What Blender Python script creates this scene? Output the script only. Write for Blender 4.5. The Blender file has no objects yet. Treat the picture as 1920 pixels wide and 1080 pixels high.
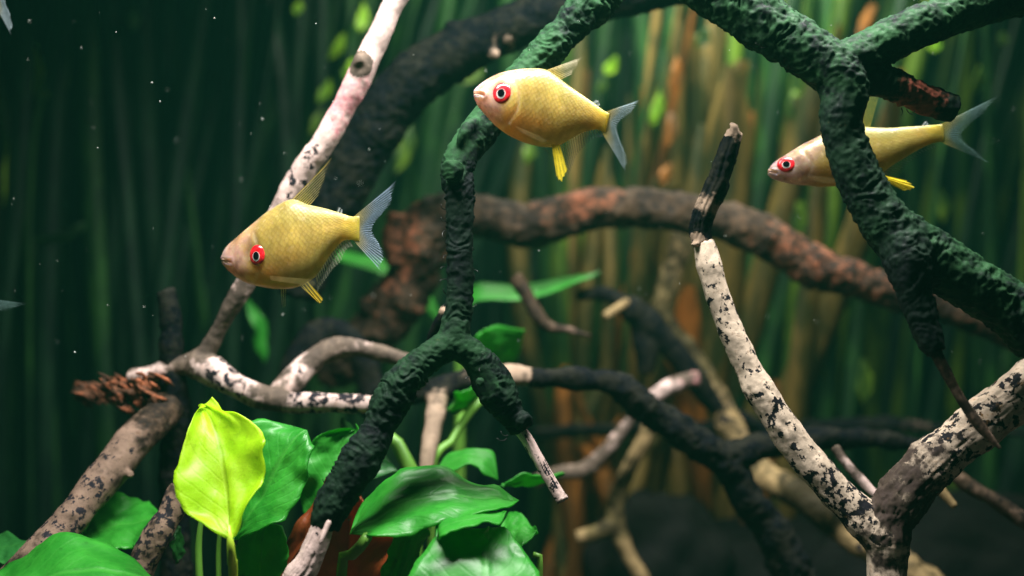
import bpy, bmesh, math, random
import numpy as np
from mathutils import Vector

random.seed(7); np.random.seed(7)
scn = bpy.context.scene
col = scn.collection

# ------------------------------------------------------------------ camera, world, lamps, exposure
CAM_Z = 0.165                     # lens height above the tank floor, metres
FOVW = 0.9                        # picture width at 1 m
cam_d = bpy.data.cameras.new('camera'); cam = bpy.data.objects.new('camera', cam_d); col.objects.link(cam)
cam.location = (0, 0, CAM_Z); cam.rotation_euler = (math.radians(90), 0, 0)
cam_d.lens = 40; cam_d.sensor_width = 36; cam_d.clip_start = 0.005; cam_d.clip_end = 20
cam_d.dof.use_dof = True; cam_d.dof.focus_distance = 0.258; cam_d.dof.aperture_fstop = 6.8
scn.camera = cam

world = bpy.data.worlds.new('World'); scn.world = world; world.use_nodes = True
bg = world.node_tree.nodes['Background']
bg.inputs[0].default_value = (0.45, 0.75, 0.8, 1); bg.inputs[1].default_value = 0.012

def area(name, loc, sx, sy, power, colr, target, spread=120):
    l = bpy.data.lights.new(name, 'AREA'); l.shape = 'RECTANGLE'; l.size = sx; l.size_y = sy
    l.energy = power; l.color = colr; l.spread = math.radians(spread)
    o = bpy.data.objects.new(name, l); col.objects.link(o); o.location = loc
    o.rotation_euler = (Vector(target) - Vector(loc)).to_track_quat('-Z', 'Y').to_euler()
    return o
# the tank's lamp hood: a front strip over the driftwood and a rear strip over the tall plants
area('hood_lamp_front', (0.015, 0.232, CAM_Z + 0.160), 0.26, 0.030, 1.45, (1.0, 0.97, 0.93), (0.005, 0.262, CAM_Z - 0.03), 130)
area('hood_lamp_rear', (0.075, 0.435, CAM_Z + 0.175), 0.20, 0.04, 0.85, (1.0, 0.97, 0.82), (0.07, 0.50, CAM_Z), 130)
scn.view_settings.view_transform = 'Standard'; scn.view_settings.look = 'None'
scn.view_settings.exposure = 0.0; scn.view_settings.gamma = 1.0
scn.view_settings.use_curve_mapping = False
scn.render.engine = 'CYCLES'
scn.cycles.use_denoising = True
scn.cycles.max_bounces = 8; scn.cycles.diffuse_bounces = 3; scn.cycles.glossy_bounces = 2
scn.cycles.transmission_bounces = 4; scn.cycles.transparent_max_bounces = 12; scn.cycles.volume_bounces = 1
scn.cycles.sample_clamp_indirect = 4.0

# ------------------------------------------------------------------ helpers
def at(px, py, d):
    """a point d metres from the lens plane, in the direction of photograph pixel (px, py)"""
    return np.array([(px - 960) / 1920 * FOVW * d, d, CAM_Z - (py - 540) / 1920 * FOVW * d])
def mpp(d): return FOVW * d / 1920

def link(name, me, mat=None, parent=None, loc=(0, 0, 0)):
    o = bpy.data.objects.new(name, me); col.objects.link(o)
    if mat is not None:
        me.materials.clear(); me.materials.append(mat)
    o.location = loc
    if parent is not None: o.parent = parent
    return o
def tag(o, label=None, cat=None, group=None, kind=None):
    if label: o['label'] = label
    if cat: o['category'] = cat
    if group: o['group'] = group
    if kind: o['kind'] = kind
    return o
def empty(name, loc):
    o = bpy.data.objects.new(name, None); col.objects.link(o); o.location = loc
    o.empty_display_size = 0.005
    return o
def mesh(name, V, F, smooth=True, origin=None):
    V = np.asarray(V, float)
    if origin is not None: V = V - np.asarray(origin)
    me = bpy.data.meshes.new(name); me.from_pydata([tuple(v) for v in V], [], [tuple(f) for f in F]); me.update()
    if smooth: me.polygons.foreach_set('use_smooth', np.ones(len(me.polygons), bool))
    return me
def set_col(me, name, arr):
    a = me.color_attributes.new(name, 'FLOAT_COLOR', 'POINT')
    a.data.foreach_set('color', np.asarray(arr, np.float32).ravel())
def set_uv(me, uv):
    l = me.uv_layers.new(name='UVMap'); idx = np.empty(len(me.loops), np.int32)
    me.loops.foreach_get('vertex_index', idx); l.data.foreach_set('uv', np.asarray(uv, np.float32)[idx].ravel())

def _hash(ix, iy, iz):
    h = (ix.astype(np.int64) * 374761393 + iy.astype(np.int64) * 668265263 + iz.astype(np.int64) * 2147483647 + 12345) & 0xFFFFFFFF
    h = ((h ^ (h >> 13)) * 1274126177) & 0xFFFFFFFF
    h = ((h ^ (h >> 16)) * 2246822519) & 0xFFFFFFFF
    return ((h ^ (h >> 15)) & 0xFFFF) / 65535.0
def vnoise(p):
    p = np.asarray(p, float); i = np.floor(p).astype(np.int64); f = p - i; f = f * f * (3 - 2 * f)
    r = 0
    for dx in (0, 1):
        for dy in (0, 1):
            for dz in (0, 1):
                w = (f[:, 0] if dx else 1 - f[:, 0]) * (f[:, 1] if dy else 1 - f[:, 1]) * (f[:, 2] if dz else 1 - f[:, 2])
                r = r + w * _hash(i[:, 0] + dx, i[:, 1] + dy, i[:, 2] + dz)
    return r * 2 - 1
def fbm(p, o=3):
    s, a = 0, 1.0
    for k in range(o):
        s = s + a * vnoise(p * 2 ** k + 17.3 * k); a *= 0.5
    return s
def crom(P, n):
    """Catmull-Rom through rows of P, n samples in all, evenly by arc length"""
    P = np.asarray(P, float)
    Q = np.vstack([2 * P[0] - P[1], P, 2 * P[-1] - P[-2]])
    out = []
    for i in range(len(P) - 1):
        p0, p1, p2, p3 = Q[i:i + 4]
        t = np.linspace(0, 1, 24, endpoint=False)[:, None]
        out.append(0.5 * (2 * p1 + (p2 - p0) * t + (2 * p0 - 5 * p1 + 4 * p2 - p3) * t ** 2 + (3 * p1 - p0 - 3 * p2 + p3) * t ** 3))
    out = np.vstack(out + [P[-1:]])
    k = min(3, P.shape[1])
    s = np.r_[0, np.cumsum(np.linalg.norm(np.diff(out[:, :k], axis=0), axis=1))]
    u = np.linspace(0, s[-1], n)
    return np.stack([np.interp(u, s, out[:, j]) for j in range(P.shape[1])], 1)

# ------------------------------------------------------------------ node materials
class NT:
    def __init__(s, name):
        s.m = bpy.data.materials.new(name); s.m.use_nodes = True; s.t = s.m.node_tree; s.t.nodes.clear()
        s.out = s.n('ShaderNodeOutputMaterial')
    def n(s, typ, **kw):
        nd = s.t.nodes.new(typ)
        for k, v in kw.items(): setattr(nd, k, v)
        return nd
    def put(s, sock, v):
        if hasattr(v, 'is_linked') or isinstance(v, bpy.types.NodeSocket): s.t.links.new(v, sock)
        elif isinstance(v, (tuple, list)): sock.default_value = tuple(v) + ((1,) if len(v) == 3 and sock.type == 'RGBA' else ())
        else: sock.default_value = v
    def coord(s, kind='Object'): return s.n('ShaderNodeTexCoord').outputs[kind]
    def mapping(s, vec, scale):
        nd = s.n('ShaderNodeMapping'); s.put(nd.inputs['Vector'], vec); nd.inputs['Scale'].default_value = scale
        return nd.outputs[0]
    def noise(s, vec, scale, detail=3, rough=0.55, dist=0.0):
        nd = s.n('ShaderNodeTexNoise'); s.put(nd.inputs['Vector'], vec)
        nd.inputs['Scale'].default_value = scale; nd.inputs['Detail'].default_value = detail
        nd.inputs['Roughness'].default_value = rough; nd.inputs['Distortion'].default_value = dist
        return nd.outputs[0]
    def vor(s, vec, scale, rnd=1.0, feature='F1'):
        nd = s.n('ShaderNodeTexVoronoi', feature=feature); s.put(nd.inputs['Vector'], vec)
        nd.inputs['Scale'].default_value = scale; nd.inputs['Randomness'].default_value = rnd
        return nd.outputs[0]
    def math(s, op, a, b=0.0, c=None):
        nd = s.n('ShaderNodeMath', operation=op); s.put(nd.inputs[0], a); s.put(nd.inputs[1], b)
        if c is not None: s.put(nd.inputs[2], c)
        return nd.outputs[0]
    def step(s, v, lo, hi, a=0.0, b=1.0):
        nd = s.n('ShaderNodeMapRange', interpolation_type='SMOOTHSTEP'); s.put(nd.inputs[0], v)
        nd.inputs[1].default_value = lo; nd.inputs[2].default_value = hi; nd.inputs[3].default_value = a; nd.inputs[4].default_value = b
        return nd.outputs[0]
    def mix(s, f, a, b):
        nd = s.n('ShaderNodeMix', data_type='RGBA'); s.put(nd.inputs[0], f); s.put(nd.inputs[6], a); s.put(nd.inputs[7], b)
        return nd.outputs[2]
    def attr(s, name):
        nd = s.n('ShaderNodeAttribute'); nd.attribute_name = name; return nd
    def sep(s, c):
        nd = s.n('ShaderNodeSeparateColor'); s.put(nd.inputs[0], c); return nd.outputs
    def bump(s, h, strength, dist):
        nd = s.n('ShaderNodeBump'); s.put(nd.inputs['Height'], h)
        nd.inputs['Strength'].default_value = strength; nd.inputs['Distance'].default_value = dist
        return nd.outputs[0]
    def bsdf(s, **kw):
        nd = s.n('ShaderNodeBsdfPrincipled')
        for k, v in kw.items(): s.put(nd.inputs[k.replace('_', ' ')], v)
        return nd
    def surf(s, sh):
        s.t.links.new(sh, s.out.inputs['Surface']); return s.m

def plain(name, c, rough=0.5, spec=0.5, **kw):
    t = NT(name); return t.surf(t.bsdf(Base_Color=c, Roughness=rough, Specular_IOR_Level=spec, **kw).outputs[0])

def branch_mat(name, dark, moss, bare, rust, speckc=(0.014, 0.013, 0.018), spec_scale=420, moss_lo=0.42, moss_hi=0.62, spec=0.07):
    """bark: dark wood and algae in patches; mask R bare wood, G rust-red patches, B black speckling"""
    t = NT(name); oc = t.coord(); mk = t.sep(t.attr('mask').outputs['Color'])
    n1 = t.noise(oc, 260, 4, 0.6); n2 = t.noise(oc, 900, 3, 0.65); n3 = t.noise(oc, 90, 3)
    cover = t.math('SUBTRACT', 1.0, t.math('MULTIPLY', mk[2], 0.9))
    base = t.mix(t.math('MULTIPLY', t.step(t.math('ADD', t.math('MULTIPLY', n1, 0.6), t.math('MULTIPLY', n3, 0.4)), moss_lo, moss_hi), cover), dark, moss)
    base = t.mix(t.math('MULTIPLY', t.step(n2, 0.5, 0.75, 0, 0.35), cover), base, tuple(min(1, c * 1.8) for c in moss))
    br = t.mix(t.step(n1, 0.3, 0.7), tuple(c * 0.62 for c in bare), bare)
    br = t.mix(t.step(n2, 0.58, 0.75, 0, 0.5), br, tuple(c * 0.35 for c in bare))
    sp = t.vor(t.mapping(oc, (1.0, 1.0, 0.8)), spec_scale, 1.0)
    nb = t.noise(oc, spec_scale * 0.95, 4, 0.65)
    spf = t.step(t.math('ADD', t.math('MULTIPLY', mk[2], 0.32), t.math('SUBTRACT', nb, t.math('MULTIPLY', sp, 0.10))), 0.70, 0.75)
    spf = t.math('MULTIPLY', spf, t.step(mk[2], 0.02, 0.15))
    br = t.mix(t.step(t.noise(oc, 520, 4, 0.7), 0.56, 0.68, 0, 0.55), br, tuple(c * q for c, q in zip(bare, (0.42, 0.34, 0.28))))
    br = t.mix(spf, br, speckc)
    f = t.step(t.math('ADD', mk[0], t.math('MULTIPLY', t.math('SUBTRACT', n1, 0.5), 1.2)), 0.32, 0.68)
    f = t.math('MULTIPLY', f, t.step(mk[0], 0.02, 0.18))
    base = t.mix(f, base, br)
    f2 = t.step(t.math('ADD', mk[1], t.math('MULTIPLY', t.math('SUBTRACT', t.math('ADD', t.math('MULTIPLY', n1, 0.6), t.math('MULTIPLY', n2, 0.4)), 0.5), 2.2)), 0.35, 0.95)
    base = t.mix(f2, base, rust)
    h = t.math('ADD', t.math('MULTIPLY', n1, 0.6), t.math('MULTIPLY', n2, 0.5))
    b = t.bsdf(Base_Color=base, Roughness=t.step(n2, 0.3, 0.7, 0.55, 0.85), Specular_IOR_Level=spec, Normal=t.bump(h, 0.55, 0.00035))
    return t.surf(b.outputs[0])

M = {}
M['moss'] = branch_mat('mossy_black_wood', (0.004, 0.006, 0.007), (0.017, 0.056, 0.021), (0.50, 0.42, 0.40), (0.26, 0.075, 0.048), moss_lo=0.36, moss_hi=0.60)
M['speckled'] = branch_mat('speckled_pale_wood', (0.05, 0.035, 0.03), (0.11, 0.09, 0.06), (0.78, 0.63, 0.48), (0.48, 0.25, 0.07), spec_scale=430)
M['pink'] = branch_mat('pink_pale_wood', (0.065, 0.050, 0.040), (0.12, 0.090, 0.068), (0.66, 0.50, 0.45), (0.58, 0.24, 0.26), spec_scale=430)
M['brown'] = branch_mat('brown_wood', (0.013, 0.010, 0.008), (0.055, 0.036, 0.022), (0.20, 0.135, 0.10), (0.23, 0.078, 0.040), spec_scale=560)
M['black'] = branch_mat('black_wood', (0.003, 0.004, 0.006), (0.014, 0.014, 0.011), (0.34, 0.25, 0.18), (0.16, 0.05, 0.03), spec=0.02)
M['olive'] = branch_mat('olive_tan_wood', (0.020, 0.016, 0.008), (0.085, 0.068, 0.028), (0.25, 0.18, 0.085), (0.36, 0.10, 0.04), spec_scale=300)
M['tuft'] = branch_mat('rotten_fibre_wood', (0.03, 0.018, 0.012), (0.08, 0.036, 0.02), (0.3, 0.2, 0.1), (0.26, 0.085, 0.04))
M['thread'] = plain('algae_thread', (0.012, 0.014, 0.014), 0.4)

def leaf_mat(name, c1, c2, vein, trans, tw=0.4, rough=0.38, spec=0.5, vs=1.0):
    t = NT(name); oc = t.coord(); uv = t.coord('UV')
    n = t.noise(oc, 120, 3); n2 = t.noise(oc, 600, 2)
    base = t.mix(t.step(n, 0.35, 0.65), c1, c2)
    sx = t.n('ShaderNodeSeparateXYZ'); t.put(sx.inputs[0], uv)
    off = t.math('ABSOLUTE', t.math('SUBTRACT', sx.outputs[0], 0.5))
    rib = t.step(off, 0.004, 0.04, 0.7, 0)
    ph = t.math('SUBTRACT', t.math('MULTIPLY', sx.outputs[1], 9.0), t.math('MULTIPLY', off, 7.0))
    ph = t.math('ADD', ph, t.math('MULTIPLY', n, 0.5))
    side = t.step(t.math('ABSOLUTE', t.math('SUBTRACT', t.math('FRACT', ph), 0.5)), 0.0, 0.16, 1, 0)
    vf = t.math('MAXIMUM', rib, t.math('MULTIPLY', side, 0.16 * vs))
    base = t.mix(vf, base, vein)
    base = t.mix(t.step(n2, 0.60, 0.75, 0, 0.35), base, tuple(c * 0.45 for c in c1))
    base = t.mix(t.step(t.noise(oc, 60, 3), 0.45, 0.7, 0, 0.45), base, tuple(c * 0.55 for c in c2))
    h = t.math('ADD', t.math('MULTIPLY', n2, 0.25), t.math('ADD', t.math('MULTIPLY', vf, -0.5), t.math('MULTIPLY', n, 0.7)))
    bn = t.bump(h, 0.5, 0.0010)
    p = t.bsdf(Base_Color=base, Roughness=t.step(n, 0.3, 0.7, rough, rough + 0.14), Specular_IOR_Level=spec, Normal=bn, Coat_Weight=0.22, Coat_Roughness=0.28)
    tr = t.n('ShaderNodeBsdfTranslucent'); t.put(tr.inputs[0], t.mix(vf, trans, tuple(c * 0.6 for c in trans)))
    mx = t.n('ShaderNodeMixShader'); mx.inputs[0].default_value = tw
    t.t.links.new(p.outputs[0], mx.inputs[1]); t.t.links.new(tr.outputs[0], mx.inputs[2])
    return t.surf(mx.outputs[0])
M['leaf_green'] = leaf_mat('broad_green_leaf', (0.020, 0.22, 0.018), (0.036, 0.32, 0.026), (0.06, 0.36, 0.04), (0.10, 0.60, 0.02), 0.38, 0.40, 0.36)
M['leaf_deep'] = leaf_mat('deep_green_leaf', (0.018, 0.13, 0.025), (0.025, 0.18, 0.03), (0.03, 0.2, 0.03), (0.05, 0.4, 0.04), 0.35, 0.32, 0.5)
M['leaf_young'] = leaf_mat('young_yellow_green_leaf', (0.36, 0.64, 0.008), (0.46, 0.72, 0.012), (0.34, 0.56, 0.012), (0.70, 0.95, 0.012), 0.55, 0.45, 0.3, 1.0)
M['leaf_dead'] = leaf_mat('dead_red_brown_leaf', (0.34, 0.055, 0.014), (0.44, 0.11, 0.022), (0.16, 0.03, 0.01), (0.6, 0.14, 0.015), 0.35, 0.45, 0.4)
M['stem'] = plain('leaf_stalk', (0.12, 0.30, 0.035), 0.45)
M['stem_young'] = plain('young_leaf_stalk', (0.36, 0.55, 0.03), 0.45)

def blade_mat(name, c1, c2, trans, tw=0.45):
    t = NT(name); oc = t.coord()
    n = t.noise(t.mapping(oc, (1, 1, 0.22)), 150, 3, 0.6); n2 = t.noise(t.mapping(oc, (1, 1, 0.35)), 55, 3)
    f = t.step(t.math('ADD', t.math('MULTIPLY', n, 0.55), t.math('MULTIPLY', n2, 0.45)), 0.42, 0.62)  # streaks of light along the blades are put into the colour
    p = t.bsdf(Base_Color=t.mix(f, c1, c2), Roughness=0.5, Specular_IOR_Level=0.3)
    tr = t.n('ShaderNodeBsdfTranslucent'); t.put(tr.inputs[0], t.mix(f, tuple(c * 0.45 for c in trans), trans))
    mx = t.n('ShaderNodeMixShader'); mx.inputs[0].default_value = tw
    t.t.links.new(p.outputs[0], mx.inputs[1]); t.t.links.new(tr.outputs[0], mx.inputs[2])
    return t.surf(mx.outputs[0])
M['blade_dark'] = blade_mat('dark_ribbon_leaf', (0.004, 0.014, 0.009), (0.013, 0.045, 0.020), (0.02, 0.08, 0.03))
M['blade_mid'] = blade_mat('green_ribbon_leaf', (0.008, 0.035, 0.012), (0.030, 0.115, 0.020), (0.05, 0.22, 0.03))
M['blade_lime'] = blade_mat('yellow_green_ribbon_leaf', (0.012, 0.05, 0.008), (0.14, 0.25, 0.020), (0.28, 0.50, 0.03))  # brighter yellow patches stand in for dappled light
M['blade_tan'] = blade_mat('tan_ribbon_leaf', (0.03, 0.04, 0.010), (0.20, 0.14, 0.035), (0.34, 0.24, 0.05))
M['blade_rust'] = blade_mat('rusty_ribbon_leaf', (0.10, 0.05, 0.012), (0.42, 0.17, 0.03), (0.55, 0.22, 0.04))
M['blade_painted_lit'] = blade_mat('leaf_tip_painted_lit', (0.10, 0.25, 0.015), (0.34, 0.60, 0.025), (0.55, 0.95, 0.04))  # bright colour holds the spots of light on the leaves

# ------------------------------------------------------------------ the setting: tank floor, back panel, water haze
def ground():
    n = 90; xs = np.linspace(-0.7, 0.7, n); ys = np.linspace(-0.3, 0.80, n)
    X, Y = np.meshgrid(xs, ys); p = np.stack([X.ravel(), Y.ravel(), 0 * X.ravel()], 1)
    p[:, 2] = 0.006 * fbm(p * 14, 3)
    F = [(j * n + i, j * n + i + 1, (j + 1) * n + i + 1, (j + 1) * n + i) for j in range(n - 1) for i in range(n - 1)]
    t = NT('dark_soil'); oc = t.coord(); v = t.vor(oc, 350); nn = t.noise(oc, 120, 4)
    m = t.surf(t.bsdf(Base_Color=t.mix(nn, (0.010, 0.008, 0.006), (0.035, 0.026, 0.018)), Roughness=0.9, Normal=t.bump(v, 0.8, 0.002)).outputs[0])
    tag(link('ground', mesh('ground', p, F), m), kind='structure')
ground()
def back_wall():
    t = NT('dark_back_panel'); oc = t.coord(); nn = t.noise(t.mapping(oc, (1, 1, 0.2)), 30, 4)
    m = t.surf(t.bsdf(Base_Color=t.mix(t.step(nn, 0.35, 0.7), (0.003, 0.007, 0.008), (0.006, 0.022, 0.016)), Roughness=0.8, Specular_IOR_Level=0.1).outputs[0])
    V = [(x, y, z) for x in (-0.7, 0.7) for y in (0.66, 0.67) for z in (-0.02, 0.45)]
    F = [(0, 1, 3, 2), (4, 6, 7, 5), (0, 4, 5, 1), (2, 3, 7, 6), (0, 2, 6, 4), (1, 5, 7, 3)]
    tag(link('back_wall', mesh('back_wall', V, F, False), m), kind='structure')
back_wall()
def haze():
    t = NT('tank_water'); v = t.n('ShaderNodeVolumePrincipled')
    v.inputs['Color'].default_value = (0.12, 0.80, 0.52, 1); v.inputs['Density'].default_value = 0.048
    t.t.links.new(v.outputs[0], t.out.inputs['Volume'])
    x0, x1, y0, y1, z0, z1 = -0.9, 0.9, -0.5, 0.95, -1.02, 0.47
    V = [(x, y, z) for x in (x0, x1) for y in (y0, y1) for z in (z0, z1)]
    F = [(0, 1, 3, 2), (4, 6, 7, 5), (0, 4, 5, 1), (2, 3, 7, 6), (0, 2, 6, 4), (1, 5, 7, 3)]
    tag(link('haze', mesh('haze', V, F, False), t.m), kind='stuff')
haze()

# ------------------------------------------------------------------ driftwood
def tube_mesh(S, seg=12):
    """closed tube along samples S = (x, y, z, r)"""
    P = S[:, :3]; r = S[:, 3]; n = len(P)
    T = np.gradient(P, axis=0); T /= np.linalg.norm(T, axis=1)[:, None] + 1e-12
    up = np.array([0.3, 1, 0.2]); V = []; F = []
    for i in range(n):
        a = np.cross(T[i], up); a /= np.linalg.norm(a); b = np.cross(T[i], a)
        for k in range(seg):
            th = 2 * math.pi * k / seg
            V.append(P[i] + r[i] * (math.cos(th) * a + math.sin(th) * b))
    for i in range(n - 1):
        for k in range(seg):
            k2 = (k + 1) % seg
            F.append((i * seg + k, i * seg + k2, (i + 1) * seg + k2, (i + 1) * seg + k))
    V.append(P[0]); V.append(P[-1]); c0 = len(V) - 2
    for k in range(seg):
        k2 = (k + 1) % seg
        F.append((c0, k2, k)); F.append((c0 + 1, (n - 1) * seg + k, (n - 1) * seg + k2))
    return V, F

def stroke_samples(st):
    rows = []
    for p in st:
        px, py, d, rp = p[:4]; m = list(p[4:]) + [0] * (3 - len(p[4:]))
        rows.append(np.r_[at(px, py, d), rp * mpp(d), m])
    rows = np.array(rows); L = np.linalg.norm(np.diff(rows[:, :3], axis=0), axis=1).sum()
    n = max(8, int(L / max(0.0009, 0.5 * rows[:, 3].mean())))
    S = crom(rows, n); S[:, 3] = np.maximum(S[:, 3], 0.00025)
    return S

def wood(name, strokes, mat, parent, origin, voxel=0.00045, ridge=0.10, lump=0.10, grain=0.0, fold=1.0, smooth=4, seed=0, wob=0.12):
    """strokes of driftwood grown together into one skin, then wrinkled"""
    V, F, SK = [], [], []
    for st in strokes:
        S = stroke_samples(st)
        s = np.r_[0, np.cumsum(np.linalg.norm(np.diff(S[:, :3], axis=0), axis=1))]
        q = np.stack([s * 160 + seed * 7.7, np.full(len(s), seed * 1.3), S[:, 3] * 0], 1)
        S[:, 3] *= 1 + wob * fbm(q, 2)
        for j in range(3):
            q[:, 2] = 31.1 * (j + 1); S[1:-1, j] += (wob * 1.2 * S[:, 3] * fbm(q * 0.6, 2))[1:-1]
        v, f = tube_mesh(S); o = len(V); V += v; F += [tuple(a + o for a in ff) for ff in f]
        SK.append(np.c_[S, s])
    SK = np.vstack(SK)
    tmp = mesh('tmp', V, F); ob = bpy.data.objects.new('tmp', tmp); col.objects.link(ob)
    md = ob.modifiers.new('r', 'REMESH'); md.mode = 'VOXEL'; md.voxel_size = voxel
    ev = ob.evaluated_get(bpy.context.evaluated_depsgraph_get()); me = bpy.data.meshes.new_from_object(ev)
    bpy.data.objects.remove(ob); bpy.data.meshes.remove(tmp)
    nv = len(me.vertices); co = np.empty(nv * 3); me.vertices.foreach_get('co', co); co = co.reshape(-1, 3)
    ed = np.empty(len(me.edges) * 2, np.int32); me.edges.foreach_get('vertices', ed); ed = ed.reshape(-1, 2)
    deg = np.bincount(ed.ravel(), minlength=nv).astype(float)
    for _ in range(smooth):
        acc = np.stack([np.bincount(ed[:, 0], co[ed[:, 1], j], nv) + np.bincount(ed[:, 1], co[ed[:, 0], j], nv) for j in range(3)], 1)
        co = 0.45 * co + 0.55 * acc / np.maximum(deg, 1)[:, None]
    me.vertices.foreach_set('co', co.ravel()); me.update()
    nr = np.empty(nv * 3); me.vertices.foreach_get('normal', nr); nr = nr.reshape(-1, 3)
    near = np.empty(nv, int)
    for i in range(0, nv, 8000):
        dd = ((co[i:i + 8000, None, :] - SK[None, :, :3]) ** 2).sum(2); near[i:i + 8000] = dd.argmin(1)
    K = SK[near]; r = K[:, 3]; s = K[:, 7]
    Tn = np.gradient(SK[:, :3], axis=0); Tn /= np.linalg.norm(Tn, axis=1)[:, None] + 1e-12; Tn = Tn[near]
    rel = co - K[:, :3]; dt = np.clip((rel * Tn).sum(1), -0.002, 0.002); s = s + dt; rel = rel - Tn * dt[:, None]
    warp = fbm(co * 170 + seed, 2); pm = np.clip(0.55 + 0.9 * fbm(co * 110 + 3.3 + seed, 2), 0.1, 1.3)
    f1 = 1 - np.abs(fbm(np.c_[s * 820 * fold + 2.2 * warp, rel[:, 0] * 330 + rel[:, 1] * 200, rel[:, 2] * 330] + seed, 2))
    f2 = fbm(co * 190 + 5.5 + seed, 3)
    f3 = fbm(co * 900 + seed, 2)
    gr = 1 - np.abs(fbm(np.c_[s * 60, rel[:, 0] * 1300, rel[:, 2] * 1300 + rel[:, 1] * 900] + seed, 2))
    moss = 1 - np.clip(K[:, 4] * 1.5, 0, 0.9)
    disp = r * (ridge * (f1 - 0.6) * moss * pm * 1.4 + lump * f2 + 0.045 * f3 * (0.3 + moss) + grain * (gr - 0.6))
    co = co + nr * disp[:, None] - np.asarray(origin)
    me.vertices.foreach_set('co', co.ravel()); me.update()
    me.polygons.foreach_set('use_smooth', np.ones(len(me.polygons), bool))
    K = K.copy(); K[:, 6] = np.clip(K[:, 6] + (4.5 * grain * np.clip(0.72 - gr, 0, 0.4) * 2 if grain > 0.1 else 0), 0, 1)
    set_col(me, 'mask', np.c_[K[:, 4:7], np.ones(nv)])
    me.name = name
    return link(name, me, mat, parent)

def threads(spec, parent, origin, name='algae_thread'):
    """short curled black algae threads standing off the bark"""
    for (px, py, d, dx, dy, L) in spec:
        n = 9; t = np.linspace(0, 1, n)
        a = math.atan2(dy, dx); b = random.choice((-1, 1)) * random.uniform(1.2, 2.4)
        x, y = [px], [py]
        for k in range(1, n):
            ang = a + b * t[k]; x.append(x[-1] + L / n * math.cos(ang)); y.append(y[-1] + L / n * math.sin(ang))
        S = np.array([np.r_[at(x[k], y[k], d - 0.0015 * math.sin(t[k] * 2)), (0.00013 * (1 - 0.6 * t[k]))] for k in range(n)])
        v, f = tube_mesh(S, 5)
        link(name, mesh(name, v, f, True, origin), M['thread'], parent)

def driftwood(name, label, cat, base, strokes, mat, part='limb', extra=(), group=None, **kw):
    o = at(*base); e = empty(name, o); tag(e, label, cat, group)
    wood(part, strokes, M[mat], e, o, **kw)
    for (pn, sts, m2, kw2) in extra: wood(pn, sts, M[m2], e, o, **{**kw, **kw2})
    return e, o

# A. the forked mossy branch down the middle
dA = 0.262
eA, oA = driftwood('forked_branch', 'black algae-covered branch forking into two prongs, passing behind the topmost yellow fish', 'branch', (560, 1500, 0.245), [
    [(1190, -90, 0.272, 44), (1120, -10, 0.270, 40), (1060, 58, 0.268, 33), (1000, 125, 0.267, 33), (945, 195, 0.265, 33), (893, 255, 0.263, 33), (862, 310, 0.261, 31, 0, 0, .45), (858, 350, 0.260, 28, 0, 0, .85), (862, 430, 0.259, 26, 0, 0, .95), (862, 520, 0.258, 25, 0, 0, .9), (856, 590, 0.257, 25, 0, 0, .65), (850, 640, 0.256, 32, 0, 0, .4)],
    [(850, 640, 0.256, 32, 0, 0, .4), (800, 672, 0.254, 31, 0, 0, .5), (745, 730, 0.252, 34, 0, 0, .65), (705, 810, 0.250, 33, 0, 0, .75), (665, 880, 0.248, 37, 0, 0, .8), (632, 940, 0.247, 34, 0, 0, .75), (610, 990, 0.246, 26, 0.1, 0, .7)],
    [(850, 640, 0.256, 32, 0, 0, .3), (890, 668, 0.256, 30, 0, 0, .3), (918, 705, 0.257, 36, 0, 0, .5), (940, 745, 0.257, 33, 0, 0, .75), (962, 785, 0.257, 22, 0, 0, .8), (972, 812, 0.257, 17, 0, 0, .8)],
    [(905, 225, 0.262, 10), (880, 235, 0.259, 13), (866, 258, 0.258, 10), (862, 280, 0.259, 6)],
    [(848, 318, 0.256, 24), (842, 322, 0.254, 18)],
    [(962, 778, 0.2565, 18, 0, 0, .9), (976, 786, 0.2555, 19, 0, 0, .9), (986, 792, 0.2545, 18, 0, 0, .9), (990, 796, 0.254, 12, 0, 0, .9)],
    [(900, 715, 0.251, 11), (898, 717, 0.2495, 7)]],
    'moss', ridge=0.17, lump=0.06, voxel=0.00028, smooth=3, seed=1, wob=0.08, extra=[
    ('bare_tip', [[(962, 790, 0.257, 14, 1), (985, 820, 0.2565, 12, 1, 0, .3), (1012, 866, 0.256, 11, 1, 0, 0.5), (1040, 915, 0.2555, 11, 1, 0, 0.6), (1055, 938, 0.255, 12, 0.5, 0, 1)], [(1050, 935, 0.2555, 7, .6), (1066, 932, 0.255, 4, .5)]], 'pink', dict(ridge=0.0, grain=0.26, lump=0.05, wob=0.05)),
    ('bare_end', [[(612, 965, 0.2455, 18, 1), (597, 1010, 0.245, 23, 1), (575, 1060, 0.2445, 26, 1), (545, 1120, 0.244, 26, 1), (440, 1500, 0.242, 26, 1)], [(618, 975, 0.243, 6, 1), (603, 1012, 0.2415, 5, 1), (600, 1022, 0.241, 2, 1)]], 'pink', dict(ridge=0.0, grain=0.14, lump=0.06, wob=0.05))])
sp = []
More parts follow.
